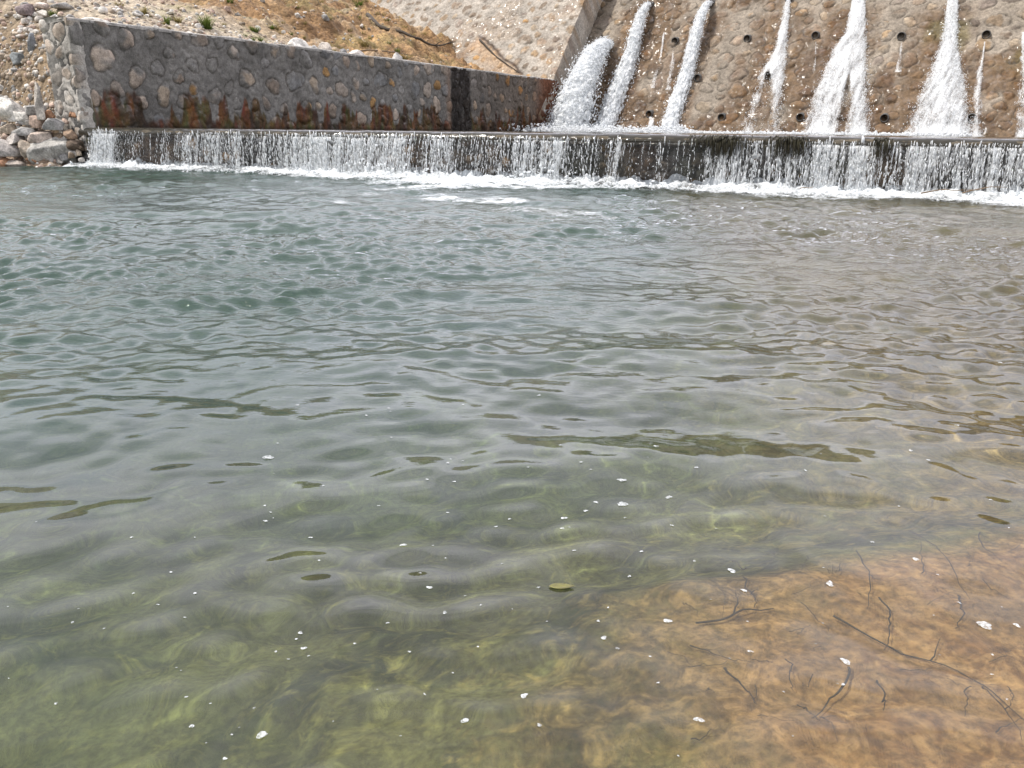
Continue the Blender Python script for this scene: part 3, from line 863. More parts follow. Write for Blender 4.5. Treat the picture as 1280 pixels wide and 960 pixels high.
def jet_fan(name, label, src, rows, gap, nb, seed, thick=(.06, .34), cat='water jet', group='water jets pouring from the dam', rs=1., dd=0.):
    """water that strikes the slope and spreads over it: rows = (py, left px, right px)"""
    g = np.random.default_rng(seed)
    root = empty(name, tuple(dam_pt(*src))); tag(root, label, cat, group)
    rows = np.array(rows, float); rows[-1, 0] += 6 * (rows[-1, 0] > 162); y0, y1 = rows[0, 0], rows[-1, 0]
    wmax = (rows[:, 2] - rows[:, 1]).max()
    for layer in range(2 if wmax > 14 else 1):
        nu, nv = int(12 + wmax * 1.3), int(30 + (y1 - y0) * .9)
        UU, VV = np.meshgrid(np.linspace(0, 1, nu), np.linspace(0, 1, nv)); PY = y0 + (y1 - y0) * VV
        Lx = np.interp(PY, rows[:, 0], rows[:, 1]) - 6 * VV - 1; Rx = np.interp(PY, rows[:, 0], rows[:, 2]) + 5 * VV + 1
        PX = Lx + (Rx - Lx) * UU; W_ = (Rx - Lx)
        edge = np.minimum(UU, 1 - UU) * W_ / np.minimum(W_ * .5, 3 + 13 * VV)
        edge = edge + .45 * fbm(UU * 3 + seed, VV * (y1 - y0) / 11., layer * 3., seed + 2, 3) * sst(0, .25, VV)
        den = .62 * sst(0, 1.3, edge) + .30 * (1 - VV) * sst(0, 1, edge) - .60 * (1 - sst(0, .7, edge)) + dd + .25 * fbm(UU * W_ / 9., VV * (y1 - y0) / 40., 7., seed, 3)
        den = den + .5 * sst(.88, 1., VV) * sst(.2, .8, edge)
        if gap:
            gy, gx0, gx1, gw, lv = gap; q = np.clip((PY - gy) / (y1 - gy), 0, 1)
            gc = gx0 + (gx1 - gx0) * q; den = den - (1.25 - lv) * np.exp(-((PX - gc) / np.maximum(gw * q ** .7, .5)) ** 2) * sst(0, .12, q)
        wm = W_ * .034
        bulge = np.sqrt(np.clip(np.minimum(UU, 1 - UU) * 2, 0, 1)) * np.minimum(wm * .3, .32)
        off = thick[0] + bulge * (1 if layer == 0 else .45) + .05 * fbm(UU * W_ / 5., VV * (y1 - y0) / 14., layer * 4., seed, 4) * np.minimum(1, wm * 2)
        P = on_slope(PX, PY, off)
        o = raw_mesh('sheet', P.reshape(-1, 3), grid_faces(nv, nu), M_SHEET, None, True, {'su': (UU * W_ * .034).ravel() + layer * 3.3, 'sv': (VV * (y1 - y0) * .04).ravel(), 'den': den.ravel(), 'sz': np.full(den.size, seed * 1.7 + layer)})
        shift(o, root)
    if nb:
        py = y0 + (y1 - y0) * g.random(nb) ** .7; fr = (py - y0) / (y1 - y0)
        l = np.interp(py, rows[:, 0], rows[:, 1]); r_ = np.interp(py, rows[:, 0], rows[:, 2])
        px = l + (r_ - l) * g.random(nb) + g.normal(size=nb) * (.6 + 4.2 * fr)
        if gap:
            gy, gx0, gx1, gw, lv = gap; q = np.clip((py - gy) / (y1 - gy), 0, 1)
            k = (np.abs(px - gx0 - (gx1 - gx0) * q) > gw * q ** .7) | (g.random(nb) < .15); px, py, fr = px[k], py[k], fr[k]
        n = len(px); P = on_slope(px, py, thick[0] + (thick[1] - thick[0]) * g.random(n) + .05 * g.random(n))
        co, f = blob_arrays(P, rs * (.004 + .011 * g.random(n) ** 2), -DU[None] + .3 * g.normal(size=(n, 3)), 1.3 + 1.5 * g.random(n), 0, seed + 1, .3)
        shift(raw_mesh('froth', co, f, M_WHITE), root)
    return root


jet_fan('water_jet', 'thin white jet splitting into an upturned V around a drain hole', JET_SRC[3],
        [(-3, 982, 989), (30, 976, 986), (60, 968, 983), (78, 958, 982), (100, 948, 980), (130, 938, 977), (164, 926, 974)], (84, 961, 951, 17, .12), 3500, 311)
jet_fan('water_jet', 'wide white jet fanning out over the slope with a dark gap in its lower middle', JET_SRC[4],
        [(-8, 1065, 1081), (25, 1060, 1083), (42, 1055, 1083), (58, 1043, 1084), (85, 1030, 1085), (120, 1017, 1086), (165, 1004, 1087)], (88, 1062, 1052, 10, .3), 7000, 312)
jet_fan('water_jet', 'broad white fan of water nearest the right end of the dam', JET_SRC[5],
        [(-9, 1185, 1198), (30, 1180, 1198), (58, 1175, 1197), (75, 1168, 1200), (100, 1157, 1206), (130, 1145, 1211), (166, 1132, 1213)], None, 8000, 313)
TR = 'thin trickles below the drain holes'
jet_fan('water_trickle', 'trickle that turns to white spray beside the broad fan', PIPES[12], [(52, 1230, 1232), (80, 1226, 1229), (88, 1222, 1229), (125, 1215, 1229), (166, 1214, 1231)], None, 0, 321, (.05, .20), 'trickle', TR, .7, -.15)
jet_fan('water_trickle', 'thin trickle under a drain hole between the two widest fans', PIPES[11], [(50, 1126, 1128), (70, 1124, 1127), (90, 1122, 1125)], None, 0, 322, (.03, .12), 'trickle', TR, .7, -.3)
jet_fan('water_trickle', 'faint trickle under a drain hole left of the fan with the dark gap', PIPES[10], [(52, 1019, 1021), (80, 1017, 1021), (110, 1012, 1021), (164, 1000, 1012)], None, 0, 323, (.03, .15), 'trickle', TR, .6, -0.45)
jet_fan('water_trickle', 'glinting trickle down the wet stones left of the narrow slanting jet', PIPES[8], [(40, 829, 831), (60, 826, 828), (85, 821, 824), (110, 815, 818)], None, 0, 324, (.03, .10), 'trickle', TR, .7, -.3)
jet_fan('water_trickle', 'trickle straight below the drain hole beside the narrow slanting jet', PIPES[8], [(58, 841, 844), (80, 839, 842), (112, 834, 837)], None, 0, 325, (.03, .10), 'trickle', TR, .6, -.3)
jet_fan('water_trickle', 'short white spout from a low drain hole between two slanting jets', PIPES[1], [(146, 811, 816), (155, 809, 818), (164, 806, 826)], None, 0, 326, (.1, .35), 'trickle', TR, .8)
jet_fan('water_trickle', 'white streak of water at the right edge of the view', PIPES[13], [(40, 1276, 1286), (80, 1276, 1290), (120, 1272, 1286), (166, 1268, 1284)], None, 0, 327, (.03, .12), 'trickle', TR, .6, -0.2)
# froth floating on the upper pool under the jets
n = 4200; pxs = 655 + g.random(n) ** 1.2 * 560; q = []
for x in pxs:
    base = at_plane(x, 164, EE, DN); base[2] = CREST; q.append(base)
q = np.array(q); q = q - LD * (np.abs(g.normal(size=n)) * 1.6)[:, None]; q[:, 2] = CREST + np.abs(g.normal(size=n)) * .05 * np.interp(pxs, [655, 700, 860, 900, 1215], [.5, 1.6, 1.2, .6, .9])
co, f = blob_arrays(q, .012 + .04 * g.random(n) ** 2, g.normal(size=(n, 3)), 1 + g.random(n), 0, 36, .4)
tag(raw_mesh('upper_foam', co, f, M_WHITE), 'white froth on the upper pool along the foot of the dam', 'foam', kind='stuff')

# ------------------------------------------------------------------ hillside and left bank
def grow(a, b, st, r): 
    o, x = [a], a
    while x < b: x += st; st *= r; o.append(x)
    return np.array(o)


def terrain_z(s, t):
    z = np.interp(s, [-60, -14, -3, -1.5, -.9, -.35, .1, .55, 1.1, 2.2, 60], [-1.2, -1.0, -.7, -.35, .0, .5, .95, 2.0, 2.72, WALL_TOP - .1, WALL_TOP - .1])
    tt_ = np.maximum(t - 1.0, 0); flat = sst(8, 14, s)
    rise = (.40 * tt_ * (1 - flat) + flat * (.10 * tt_ + .42 * np.maximum(tt_ - 2.6, 0) + .10 * np.maximum(tt_ - 5, 0))) * sst(.2, 3., s)
    rise = 8.5 * (1 - np.exp(-rise / 8.5))
    low = np.interp(t, [-1.5, -.4, .3, .95, 1.05], [-1., -.5, .05, .55, 3.]) + np.maximum(0, s) * 0
    z = z + rise
    z = np.where((t < 1.06) & (s < .15), np.minimum(z, low), z)
    z = np.where((t < .9) & (s >= .15), np.minimum(z, -.6), z)
    cut = sst(1.2, 3.2, t + .8 * fbm(s * .3, t * .3, 0, 171, 3)) * sst(8.5, 11, s + .5 * t + .8 * fbm(s * .4, t * .4, 3, 172, 3)) 
    z = z + cut * (.55 * fbm(s * .55, t * .55, 0, 173, 5) + .55 * np.abs(fbm(s * 1.5, t * 1.5, 0, 174, 5)))
    on = sst(-2, .6, s)
    z = z + on * sst(.95, 1.6, t) * (.10 * fbm(s * .8, t * .8, 0, 175, 4) + .05 * fbm(s * 3.5, t * 3.5, 0, 176, 4)) + .05 * fbm(s * 2.5, t * 2.5, 0, 177, 4) * sst(-3, -.5, s) + .28 * fbm(s * 1.6, t * 1.6, z * 1.6, 178, 5) * sst(-.3, .2, s) * sst(2.6, 1.2, s) * sst(.9, 1.4, t)
    return z, cut


ss = np.concatenate([-grow(3., 45, .2, 1.25)[::-1], np.arange(-2.9, 30, .06), grow(30, 90, .1, 1.15)])
ts = np.concatenate([np.arange(-1.2, 13, .06), grow(13, 90, .1, 1.12)])
SS, TS = np.meshgrid(ss, ts); ZZ, CUT = terrain_z(SS, TS)
P = CC + SS[..., None] * LD - TS[..., None] * DD; P[..., 2] = ZZ
gr = (.37, .31, .235)
n1 = fbm(SS * 1.3, TS * 1.3, 0, 181, 4); n2 = fbm(SS * .5, TS * .5, 0, 182, 3)
col = np.ones(SS.shape + (3,)) * np.array((.36, .30, .225)) * (1 + .25 * n1)[..., None]
ear = (sst(2.4, 1.0, SS) * sst(-.5, .0, SS))[..., None] * .92; col = col * (1 - ear) + ear * np.array((.205, .145, .088)) * (1 + .6 * n1)[..., None]
och = np.array((.27, .165, .078)); oc = (CUT * sst(-.6, .2, n2 + .3))[..., None]
col = col * (1 - oc) + oc * och * (1 + .7 * fbm(SS * 1.1, TS * 1.1, 4, 183, 5))[..., None]
dk = (CUT * sst(.05, .4, fbm(SS * .9, TS * .9, 8, 184, 4)))[..., None] * .6; col = col * (1 - dk) + dk * np.array((.15, .08, .035))
gn = (sst(.12, .5, fbm(SS * .9, TS * .9, 11, 185, 4)) * sst(2, 3.5, SS))[..., None] * .35; col = col * (1 - gn) + gn * np.array((.20, .19, .07))
lowr = sst(.9, .2, ZZ)[..., None] * .75; col = col * (1 - lowr) + lowr * np.array((.17, .10, .06))


def mat_ground():
    t = NT('gravel_earth'); p = t.pos(); col = t.attr('col')
    vo = t.n('TexVoronoi', {'feature': 'F1'}, Scale=9., Vector=p); vc = t.n('SeparateColor', i0=vo.outputs['Color'])
    n1 = t.noise(14., 6, .7, p); n2 = t.noise(4., 5, .6, p)
    c = t.mix(1., col, t.mapr(vc.outputs[0], 0, 1, .72, 1.3).outputs[0], 'MULTIPLY')
    c = t.mix(1., c, t.mapr(n1, .3, .7, .65, 1.3).outputs[0], 'MULTIPLY')
    c = t.mix(1., c, t.mapr(n2, .3, .7, .8, 1.2).outputs[0], 'MULTIPLY')
    b = t.n('Bump', Strength=.8, Distance=.05, Height=t.math('SUBTRACT', 1., vo.outputs['Distance'])); b = t.n('Bump', Strength=.9, Distance=.05, Height=n1, Normal=b)
    return t.surf(t.n('BsdfPrincipled', Base_Color=c, Roughness=.95, Normal=b))


hill = raw_mesh('hillside', P.reshape(-1, 3), grid_faces(len(ts), len(ss)), mat_ground(), None, True, {'col': np.clip(col, .01, .9).reshape(-1, 3)}, flip=True); tag(hill, kind='structure')


def hill_hit(px, py, s_lim=None):
    d = ray(px, py); tt = np.concatenate([np.linspace(15, 60, 1800)]); Pq = CAM + d * tt[:, None]
    s = (Pq - CC) @ LD; t = -(Pq - CC) @ DD; z, _ = terrain_z(s, t)
    h = np.nonzero(Pq[:, 2] <= z)[0]
    if len(h) == 0: return None, None
    return Pq[h[0]], tt[h[0]]


# far ground sheet
gs = np.concatenate([-grow(60, 3000, 20, 1.6)[::-1], np.linspace(-50, 50, 6), grow(60, 3000, 20, 1.6)])
GX, GY = np.meshgrid(gs, gs); GZ = -1.6 + 60 * sst(200, 1500, np.hypot(GX, GY)) * (.5 + .5 * fbm(GX / 500, GY / 500, 0, 191, 3))
tag(raw_mesh('ground', np.stack([GX, GY, GZ], -1).reshape(-1, 3), grid_faces(len(gs), len(gs)), mat_simple('valley_ground', (.30, .25, .18), .95, (.22, .20, .11), scale=.02, bump=0)), kind='structure')


# hills that close the valley behind the dam
hx = np.linspace(-420, 420, 150); hy = np.linspace(60, 420, 70); HX, HY = np.meshgrid(hx, hy)
az = HX / HY; ridge = .225 + .03 * sst(.2, -.6, az) + .05 * fbm(az * 2.5, 0 * az, 0, 195, 4)
HZ = (170 * ridge) * sst(60, 175, HY) * (1 + .25 * sst(175, 400, HY)) + 10 * fbm(HX / 45, HY / 45, 0, 196, 5) * sst(60, 120, HY) - 3
hills = raw_mesh('hills', np.stack([HX, HY, HZ], -1).reshape(-1, 3), grid_faces(70, 150), mat_simple('hill_scrub', (.16, .125, .075), .95, (.085, .08, .04), scale=.06, bump=.6, bd=2.), None, True); tag(hills, kind='structure')


# ------------------------------------------------------------------ rocks
def mat_rock():
    t = NT('rock'); p = t.pos(); oi = t.attr('col')
    n1 = t.noise(6., 6, .65, p); n2 = t.noise(30., 5, .65, p)
    c = t.mix(1., oi, t.mapr(n1, .35, .65, .5, 1.35).outputs[0], 'MULTIPLY'); c = t.mix(1., c, t.mapr(n2, .35, .65, .65, 1.3).outputs[0], 'MULTIPLY')
    b = t.n('Bump', Strength=.6, Distance=.03, Height=n1); b = t.n('Bump', Strength=.5, Distance=.01, Height=n2, Normal=b)
    return t.surf(t.n('BsdfPrincipled', Base_Color=c, Roughness=t.mapr(t.attr('wet', 'Fac'), 0, 1, .85, .25), Normal=b))


M_ROCK = mat_rock()


def rock_mesh(size, seed, col, sub=3, cuts=9, wetz=None):
    g = np.random.default_rng(seed); V, F = SPH[sub]; V = V.copy()
    V = V * (1 + .22 * fbm(V[:, 0] * 1.1 + seed, V[:, 1] * 1.1, V[:, 2] * 1.1, seed, 3))[:, None]
    for _ in range(cuts):
        n = nrm(g.normal(size=3)); d = .48 + .34 * g.random(); ex = np.maximum(0, V @ n - d); V = V - ex[:, None] * n * .97
    V = V * (1 + .06 * fbm(V[:, 0] * 4, V[:, 1] * 5, V[:, 2] * 5, seed + 1, 3))[:, None]
    V = V * np.asarray(size) ; V[:, 2] = np.maximum(V[:, 2], -.55 * size[2]) + .45 * size[2]
    a = g.random() * 6.28; V[:, :2] = V[:, :2] @ np.array([[math.cos(a), -math.sin(a)], [math.sin(a), math.cos(a)]])
    cc = np.tile(np.array(col)[None], (len(V), 1)) * (1 + .18 * fbm(V[:, 0] * 3, V[:, 1] * 3, V[:, 2] * 3, seed + 2, 3))[:, None]
    wet = np.zeros(len(V))
    if wetz is not None:
        wet = sst(wetz + .08, wetz - .08, V[:, 2] + .1 * V[:, 0]); cc = cc * (1 - .7 * wet)[:, None]
    return V, F, cc, wet


def rock(px, py, wpx, hpx, col, label=None, group=None, seed=0, p=None, sub=3, cuts=9, wetz=None, cat='rock', depthf=.9):
    """a rock whose middle of foot shows at (px, py), about wpx x hpx large in the photograph"""
    if p is None:
        p, _ = hill_hit(px, py)
        if p is None: return None
    dist = np.dot(p - CAM, _f); m_ = dist / FPX
    sx, sz = wpx * m_ / 2 * 1.12, hpx * m_ / 1.45
    V, F, cc, wet = rock_mesh((sx, sx * depthf, sz), seed, col, sub, cuts, wetz)
    o = raw_mesh('rock', V, F, M_ROCK, None, True, {'col': np.clip(cc, .01, .9), 'wet': wet}); o.location = (p[0], p[1], p[2] - .12 * sz)
    tag(o, label, cat, group); return o


WHT, GRY, TAN, PNK, DGR, RST = (.56, .53, .49), (.30, .29, .28), (.38, .31, .24), (.42, .31, .25), (.15, .15, .155), (.30, .16, .09)
BK = 'rocks heaped on the left bank'
def bankp(px, py, dY=0.): return at_y(px, py, CC[1] + dY)
rock(76, 208, 66, 46, (.34, .325, .30), 'largest angular grey boulder at the waterline, wet on its right side', BK, 401, p=at_z(78, 207), sub=4, cuts=14, wetz=.12)
rock(112, 206, 32, 20, (.09, .085, .08), 'low black wet rock between the big boulder and the waterfall', BK, 402, p=at_z(114, 207.5), wetz=.5)
rock(14, 146, 40, 30, WHT, 'white boulder against the brown earth bank', BK, 403, p=bankp(14, 146, .35))
rock(50, 146, 13, 44, (.50, .45, .40), 'tall pale upright stone at the lower corner of the wall end', BK, 404, p=bankp(51, 143, -.15), cuts=7, depthf=.8)
for i, (x, y, w_, h_, c_, lb, dY) in enumerate([
    (28, 150, 34, 14, WHT, 'flat pale slab just below the white boulder', .2), (44, 142, 26, 14, GRY, 'grey rock beside the tall pale upright stone', .1),
    (12, 166, 30, 15, TAN, 'tan rock at the edge of the view above a grey cobble', .05), (45, 158, 22, 14, PNK, 'pink brown angular rock below the wall corner', -.05),
    (68, 160, 26, 17, GRY, 'grey wedge of rock leaning under the wall end', -.1), (30, 168, 30, 13, GRY, 'low grey rock in the middle of the heap', -.05),
    (52, 176, 28, 17, (.40, .33, .28), 'pale brown rock above the largest boulder', -.15), (10, 192, 36, 22, (.33, .30, .28), 'rounded grey cobble low at the edge of the view', -.2),
    (36, 194, 26, 22, (.30, .25, .20), 'brown cobble left of the largest boulder', -.25), (20, 178, 24, 12, (.44, .40, .37), 'small pale rock above the rounded grey cobble', -.15),
    (46, 203, 18, 14, RST, 'small rusty rock at the waterline', -.3), (20, 208, 26, 8, (.36, .31, .27), 'flat tan stone at the waterline', -.35),
    (88, 172, 18, 12, (.22, .15, .10), 'dark brown rock tucked under the wall end', -.1), (96, 186, 22, 16, (.12, .085, .06), 'dark wet rock behind the largest boulder', -.1),
    (2, 208, 22, 12, RST, 'rusty rock cut by the edge of the view', -.35), (60, 150, 20, 14, RST, 'rust red rock under the wall end', .05),
    (6, 138, 18, 10, TAN, 'small tan rock beside the white boulder', .4), (30, 184, 18, 10, PNK, 'small pink rock in the heap', -.2)]):
    rock(x, y, w_, h_, c_, lb, BK, 410 + i, p=bankp(x, y, dY), cuts=10)
g = np.random.default_rng(66)
for i in range(46):
    x, y = g.random() * 108, 138 + g.random() * 70
    w_ = 6 + 9 * g.random(); c_ = np.array([GRY, TAN, PNK, RST, (.26, .19, .13), (.40, .37, .34)][g.integers(6)]) * (.7 + .4 * g.random())
    rock(x, y, w_, w_ * .7, c_, 'small stone filling a gap in the rock heap on the left bank', BK, 430 + 50 * i, p=bankp(x, y, .25 - .6 * (y - 138) / 70), sub=2, cuts=8)
TG = 'stones along the top of the shaded wall'
def topp(px, t): # on the ground just behind the coping, seen at column px
    d = ray(px, 40); a = np.array([[d[0], -LD[0]], [d[1], -LD[1]]]); o_ = CC - DD * t
    k = np.linalg.solve(a, o_[:2] - CAM[:2]); p = CAM + d * k[0]; s = (p - CC) @ LD; p[2] = float(terrain_z(np.array([s]), np.array([t]))[0][0]); p[2] = max(p[2], WALL_TOP - .02); return p
for i, (x, w_, h_, c_, lb) in enumerate([
    (117, 44, 13, WHT, 'long flat white stone near the corner of the wall top'), (371, 30, 20, (.60, .57, .53), 'bright white boulder sitting on the wall top'),
    (404, 20, 17, (.45, .40, .35), 'pale tan stone right of the bright white boulder'), (427, 13, 13, (.22, .215, .215), 'dark grey stone between pale ones on the wall top'),
    (444, 24, 13, (.55, .51, .47), 'white stone right of the dark grey one'), (478, 30, 9, (.50, .45, .40), 'flat pale slab on the wall top'),
    (495, 13, 16, (.47, .45, .43), 'small upright pale stone before the ochre cut'), (392, 13, 12, GRY, 'small grey stone between two pale ones'),
    (172, 16, 8, WHT, 'small white stone in the gravel over the near wall'), (208, 18, 8, (.48, .42, .36), 'tan stone over the near wall'),
    (237, 16, 11, (.56, .52, .47), 'white stone left of the tallest grass tuft'), (252, 14, 9, PNK, 'pinkish stone at the foot of the tallest grass tuft'),
    (266, 14, 7, TAN, 'flat tan stone right of the tallest grass tuft'), (298, 14, 11, DGR, 'dark stone in the gravel between two grass tufts'),
    (600, 16, 7, (.42, .38, .34), 'flat grey stone on the far wall top below the pale slope'), (575, 12, 7, TAN, 'small tan stone on the far wall top'), (540, 20, 8, (.40, .34, .28), 'wide brown stone on the far wall top')]):
    rock(x, 0, w_, h_, c_, lb, TG, 440 + i, p=topp(x, 1.12), cuts=8)
HG = 'stones in the gravel of the hillside'
for i, (x, y, w_, h_, c_, lb) in enumerate([(42, 62, 13, 20, (.19, .20, .215), 'dark blue grey stone stuck in the earth bank beside the wall end'), (24, 79, 20, 14, (.20, .215, .22), 'slate grey stone in the earth bank left of the wall end'),
    (36, 18, 24, 14, (.25, .2, .2), 'dark purple grey stone at the top of the earth bank'), (55, 20, 18, 9, (.5, .46, .42), 'pale slab on top of the earth bank'), (80, 10, 22, 9, GRY, 'grey stone on the slope behind the wall corner'), (4, 75, 12, 10, TAN, 'tan stone at the edge of the view in the earth bank'),
    (52, 10, 18, 10, (.5, .42, .37), 'pink pale stone above the pale slab')]):
    rock(x, y, w_, h_, c_, lb, HG, 470 + i)
g = np.random.default_rng(77); k = 0
small = 'small loose stone lying on the gravel slope above the shaded wall'
for i in range(400):
    x, y = (g.random() * 470, g.random() * 62) if g.random() < .85 else (g.random() * 48, 20 + g.random() * 95)
    pt, _ = hill_hit(x, y)
    if pt is None: continue
    s = (pt - CC) @ LD; t = -(pt - CC) @ DD
    if t < 1.0 and s > 0: continue
    if terrain_z(np.array([s]), np.array([t]))[1][0] > .5 and g.random() < .75: continue
    w_ = 3.5 + 9 * g.random() ** 2.2; c_ = np.array([WHT, GRY, TAN, TAN, PNK, WHT, (.46, .42, .38)][g.integers(7)]) * (.8 + .3 * g.random())
    rock(x, y, w_, w_ * (.5 + .3 * g.random()), c_, small if x > 52 else 'small loose stone lodged in the earth bank left of the wall', HG, 500 + i, p=pt, sub=2, cuts=6); k += 1
    if k > 150: break
# pebbles
n = 5200; s = g.random(n) ** 1.3 * 26 - .2; t = 1.05 + g.random(n) ** 1.8 * 9; s2 = -1.6 + 3.2 * g.random(1800); t2 = .2 + 4 * g.random(1800)
s = np.concatenate([s, s2]); t = np.concatenate([t, t2]); z, cu = terrain_z(s, t); kp = (cu < .5) | (g.random(len(s)) < .3); kp &= z > -.1; s, t, z = s[kp], t[kp], z[kp]
P = CC + s[:, None] * LD - t[:, None] * DD; P[:, 2] = z
rb = .018 + .06 * g.random(len(s)) ** 2.5
co, f = blob_arrays(P, rb, g.normal(size=(len(s), 3)) * np.array([1, 1, .3]), .7 + .8 * g.random(len(s)), 1, 37, .18)
pal = np.array([WHT, GRY, TAN, TAN, PNK, (.30, .24, .18)])[g.integers(0, 6, len(s))] * (.7 + .5 * g.random((len(s), 1)))
tag(raw_mesh('gravel', co, f, M_ROCK, None, True, {'col': np.repeat(pal, len(SPH[1][0]), 0), 'wet': np.zeros(len(co))}), 'loose gravel strewn over the hillside and the left bank', 'gravel', kind='stuff')

# ------------------------------------------------------------------ grass tufts
def mat_grass(name, a, b):
    t = NT(name); f_ = t.attr('tip', 'Fac')
    c = t.mix(f_, a, b); d = t.n('BsdfDiffuse', Color=c); tl = t.n('BsdfTranslucent', Color=c)
    return t.surf(t.n('MixShader', i0=.35, i1=d, i2=tl))


M_GRASS = mat_grass('green_grass', (.055, .085, .018), (.16, .20, .05)); M_STRAW = mat_grass('dry_grass', (.16, .13, .05), (.34, .29, .13))


def blades(n, hgt, spread, wid, seed, droop=.35):
    g = np.random.default_rng(seed); V, F, T = [], [], []; q = 0
    for i in range(n):
        a = g.random() * 6.283; r = spread * .35 * math.sqrt(g.random()); b = np.array([r * math.cos(a), r * math.sin(a), -.02])
        a2 = a + g.normal() * .6; o = np.array([math.cos(a2), math.sin(a2), 0]); L_ = hgt * (.55 + .5 * g.random()); w = wid * (.6 + .6 * g.random()); sd = np.array([-o[1], o[0], 0]); le = spread * (.3 + .7 * g.random())
        for j, u in enumerate((0, .35, .7, 1.)):
            c = b + o * le * u ** 1.7 + np.array([0, 0, L_ * (u - droop * u * u)])
            ww = w * (1 - u * .92); V += [c - sd * ww, c + sd * ww]; T += [u, u]
            if j: F.append((q + 2 * j - 2, q + 2 * j - 1, q + 2 * j + 1, q + 2 * j))
        q += 8
    return np.array(V), np.array(F), np.array(T)


GG = 'grass tufts on the hillside'
for i, (x, y, w_, h_, m__, lb, nb) in enumerate([(259, 36, 30, 22, M_GRASS, 'tallest bright green grass tuft above the near wall', 150), (209, 30, 16, 13, M_GRASS, 'small green grass tuft left of the tallest one', 60),
    (66, 20, 18, 9, M_GRASS, 'low green grass patch behind the wall corner', 60), (318, 40, 22, 10, M_GRASS, 'low green tuft just above the wall top left of the bright white boulder', 80),
    (181, 18, 16, 13, M_STRAW, 'straw coloured tuft on the near slope', 70), (222, 28, 22, 10, M_STRAW, 'dry yellow tuft between the two green ones', 80), (287, 3, 20, 10, M_GRASS, 'yellow green tuft high on the slope above the tallest one', 60),
    (448, 6, 26, 9, M_GRASS, 'dark green tuft at the top of the ochre cut', 80), (497, 66, 12, 9, M_GRASS, 'dark green tuft beside the small upright pale stone', 50), (455, 58, 30, 14, M_STRAW, 'dry grass hanging at the foot of the ochre cut', 110), (505, 74, 34, 9, M_STRAW, 'dry brush on the wall top below the pale slope', 110), (340, 36, 12, 7, M_GRASS, 'tiny green tuft in the gravel near the bright white boulder', 40), (150, 8, 20, 8, M_STRAW, 'thin dry tuft high behind the near wall', 50)]):
    pt, tt = hill_hit(x, y)
    if pt is None: continue
    m_ = np.dot(pt - CAM, _f) / FPX
    V, F, T = blades(nb, h_ * m_ * 1.25, w_ * m_ * .55, .012, 600 + i); o = raw_mesh('grass_tuft', V, F, m__, None, True, {'tip': T}); o.location = tuple(pt); tag(o, lb, 'grass tuft', GG)

g = np.random.default_rng(64); kk = 0
for i in range(120):
    x, y = 110 + g.random() * 420, g.random() * 66
    pt, tt = hill_hit(x, y)
    if pt is None or -(pt - CC) @ DD < 1.1: continue
    m_ = np.dot(pt - CAM, _f) / FPX; gr_ = g.random() < .25
    V, F, T = blades(36, (5 + 5 * g.random()) * m_, (9 + 8 * g.random()) * m_ * .55, .010, 650 + i, .5); o = raw_mesh('grass_tuft', V, F, M_GRASS if gr_ else M_STRAW, None, True, {'tip': T}); o.location = tuple(pt)
    tag(o, 'tiny sparse green tuft among the gravel above the wall' if gr_ else 'tiny sparse dry tuft among the gravel above the wall', 'grass tuft', GG); kk += 1
    if kk > 44: break

# roots and dead branches on the slope
M_TWIG = mat_simple('dead_wood', (.030, .022, .015), .85, (.06, .045, .03), scale=30.)
M_DRY = mat_simple('dry_wood', (.20, .14, .085), .9, (.12, .08, .05), scale=20.)


def stick(name, pts, r, label, cat, group=None, mat=None, branches=(), sub=14, wob=.0, seed=0):
    pts = np.asarray(pts, float); u = np.linspace(0, 1, len(pts)); ui = np.linspace(0, 1, sub)
    pp = np.stack([np.interp(ui, u, pts[:, i]) for i in range(3)], 1)
    for _ in range(2): pp[1:-1] = .5 * pp[1:-1] + .25 * (pp[:-2] + pp[2:])
    if wob: pp = pp + wob * np.stack([fbm(ui * 5, 0 * ui + i, 0, 700 + seed, 3) for i in range(3)], 1)
    base = pp[0].copy(); ac = Acc()
    c, f, caps = tube_arrays(pp - base, r * (1 - .7 * ui) * (.75 if r < .006 else 1), 6); ac.add(c, f, *caps)
    for bt, vec, br in branches:
        k = int(bt * (sub - 1)); q = np.linspace(0, 1, 7)[:, None]; vv = np.asarray(vec, float)
        bb = pp[k] - base + q * vv + wob * 1.2 * np.stack([fbm(q[:, 0] * 4 + bt * 9, q[:, 0] * 0 + i, 0, 720 + seed, 2) for i in range(3)], 1) * q
        c, f, caps = tube_arrays(bb, br * (1 - .75 * q[:, 0]), 5); ac.add(c, f, *caps)
    o = ac.build(name, mat or M_TWIG); o.location = tuple(base); tag(o, label, cat, group); return o


def slope_pts(pxs, lift=.05):
    out = []
    for x, y in pxs:
        p1, _t1 = hill_hit(x, y); p2 = at_plane(x, y, ab + DN * lift, DN)
        out.append(p2 if p1 is None or p2[1] < p1[1] else p1 + np.array([0, 0, lift]))
    return out


stick('branch', slope_pts([(462, 22), (478, 38), (500, 42), (522, 52), (545, 60), (565, 57)], .09), .10, 'dark crooked branch lying where the ochre cut meets the pale stone slope', 'branch', None, M_TWIG, [(.6, (-.6, .3, .25), .04), (.8, (.5, -.2, .2), .03)], 24, .12, 1)
stick('branch', slope_pts([(438, 70), (470, 66), (500, 70), (535, 76)], .1), .04, 'thin pale stick lying on the wall top under the branch', 'branch', None, M_DRY, [(.5, (.3, .2, .25), .02)], 16, .06, 2)
stick('branch', slope_pts([(600, 50), (615, 66), (632, 80), (650, 90)], .05), .055, 'dark stick slanting down the pale stone slope under an ochre stain', 'branch', None, M_TWIG, [], 16, .05, 3)

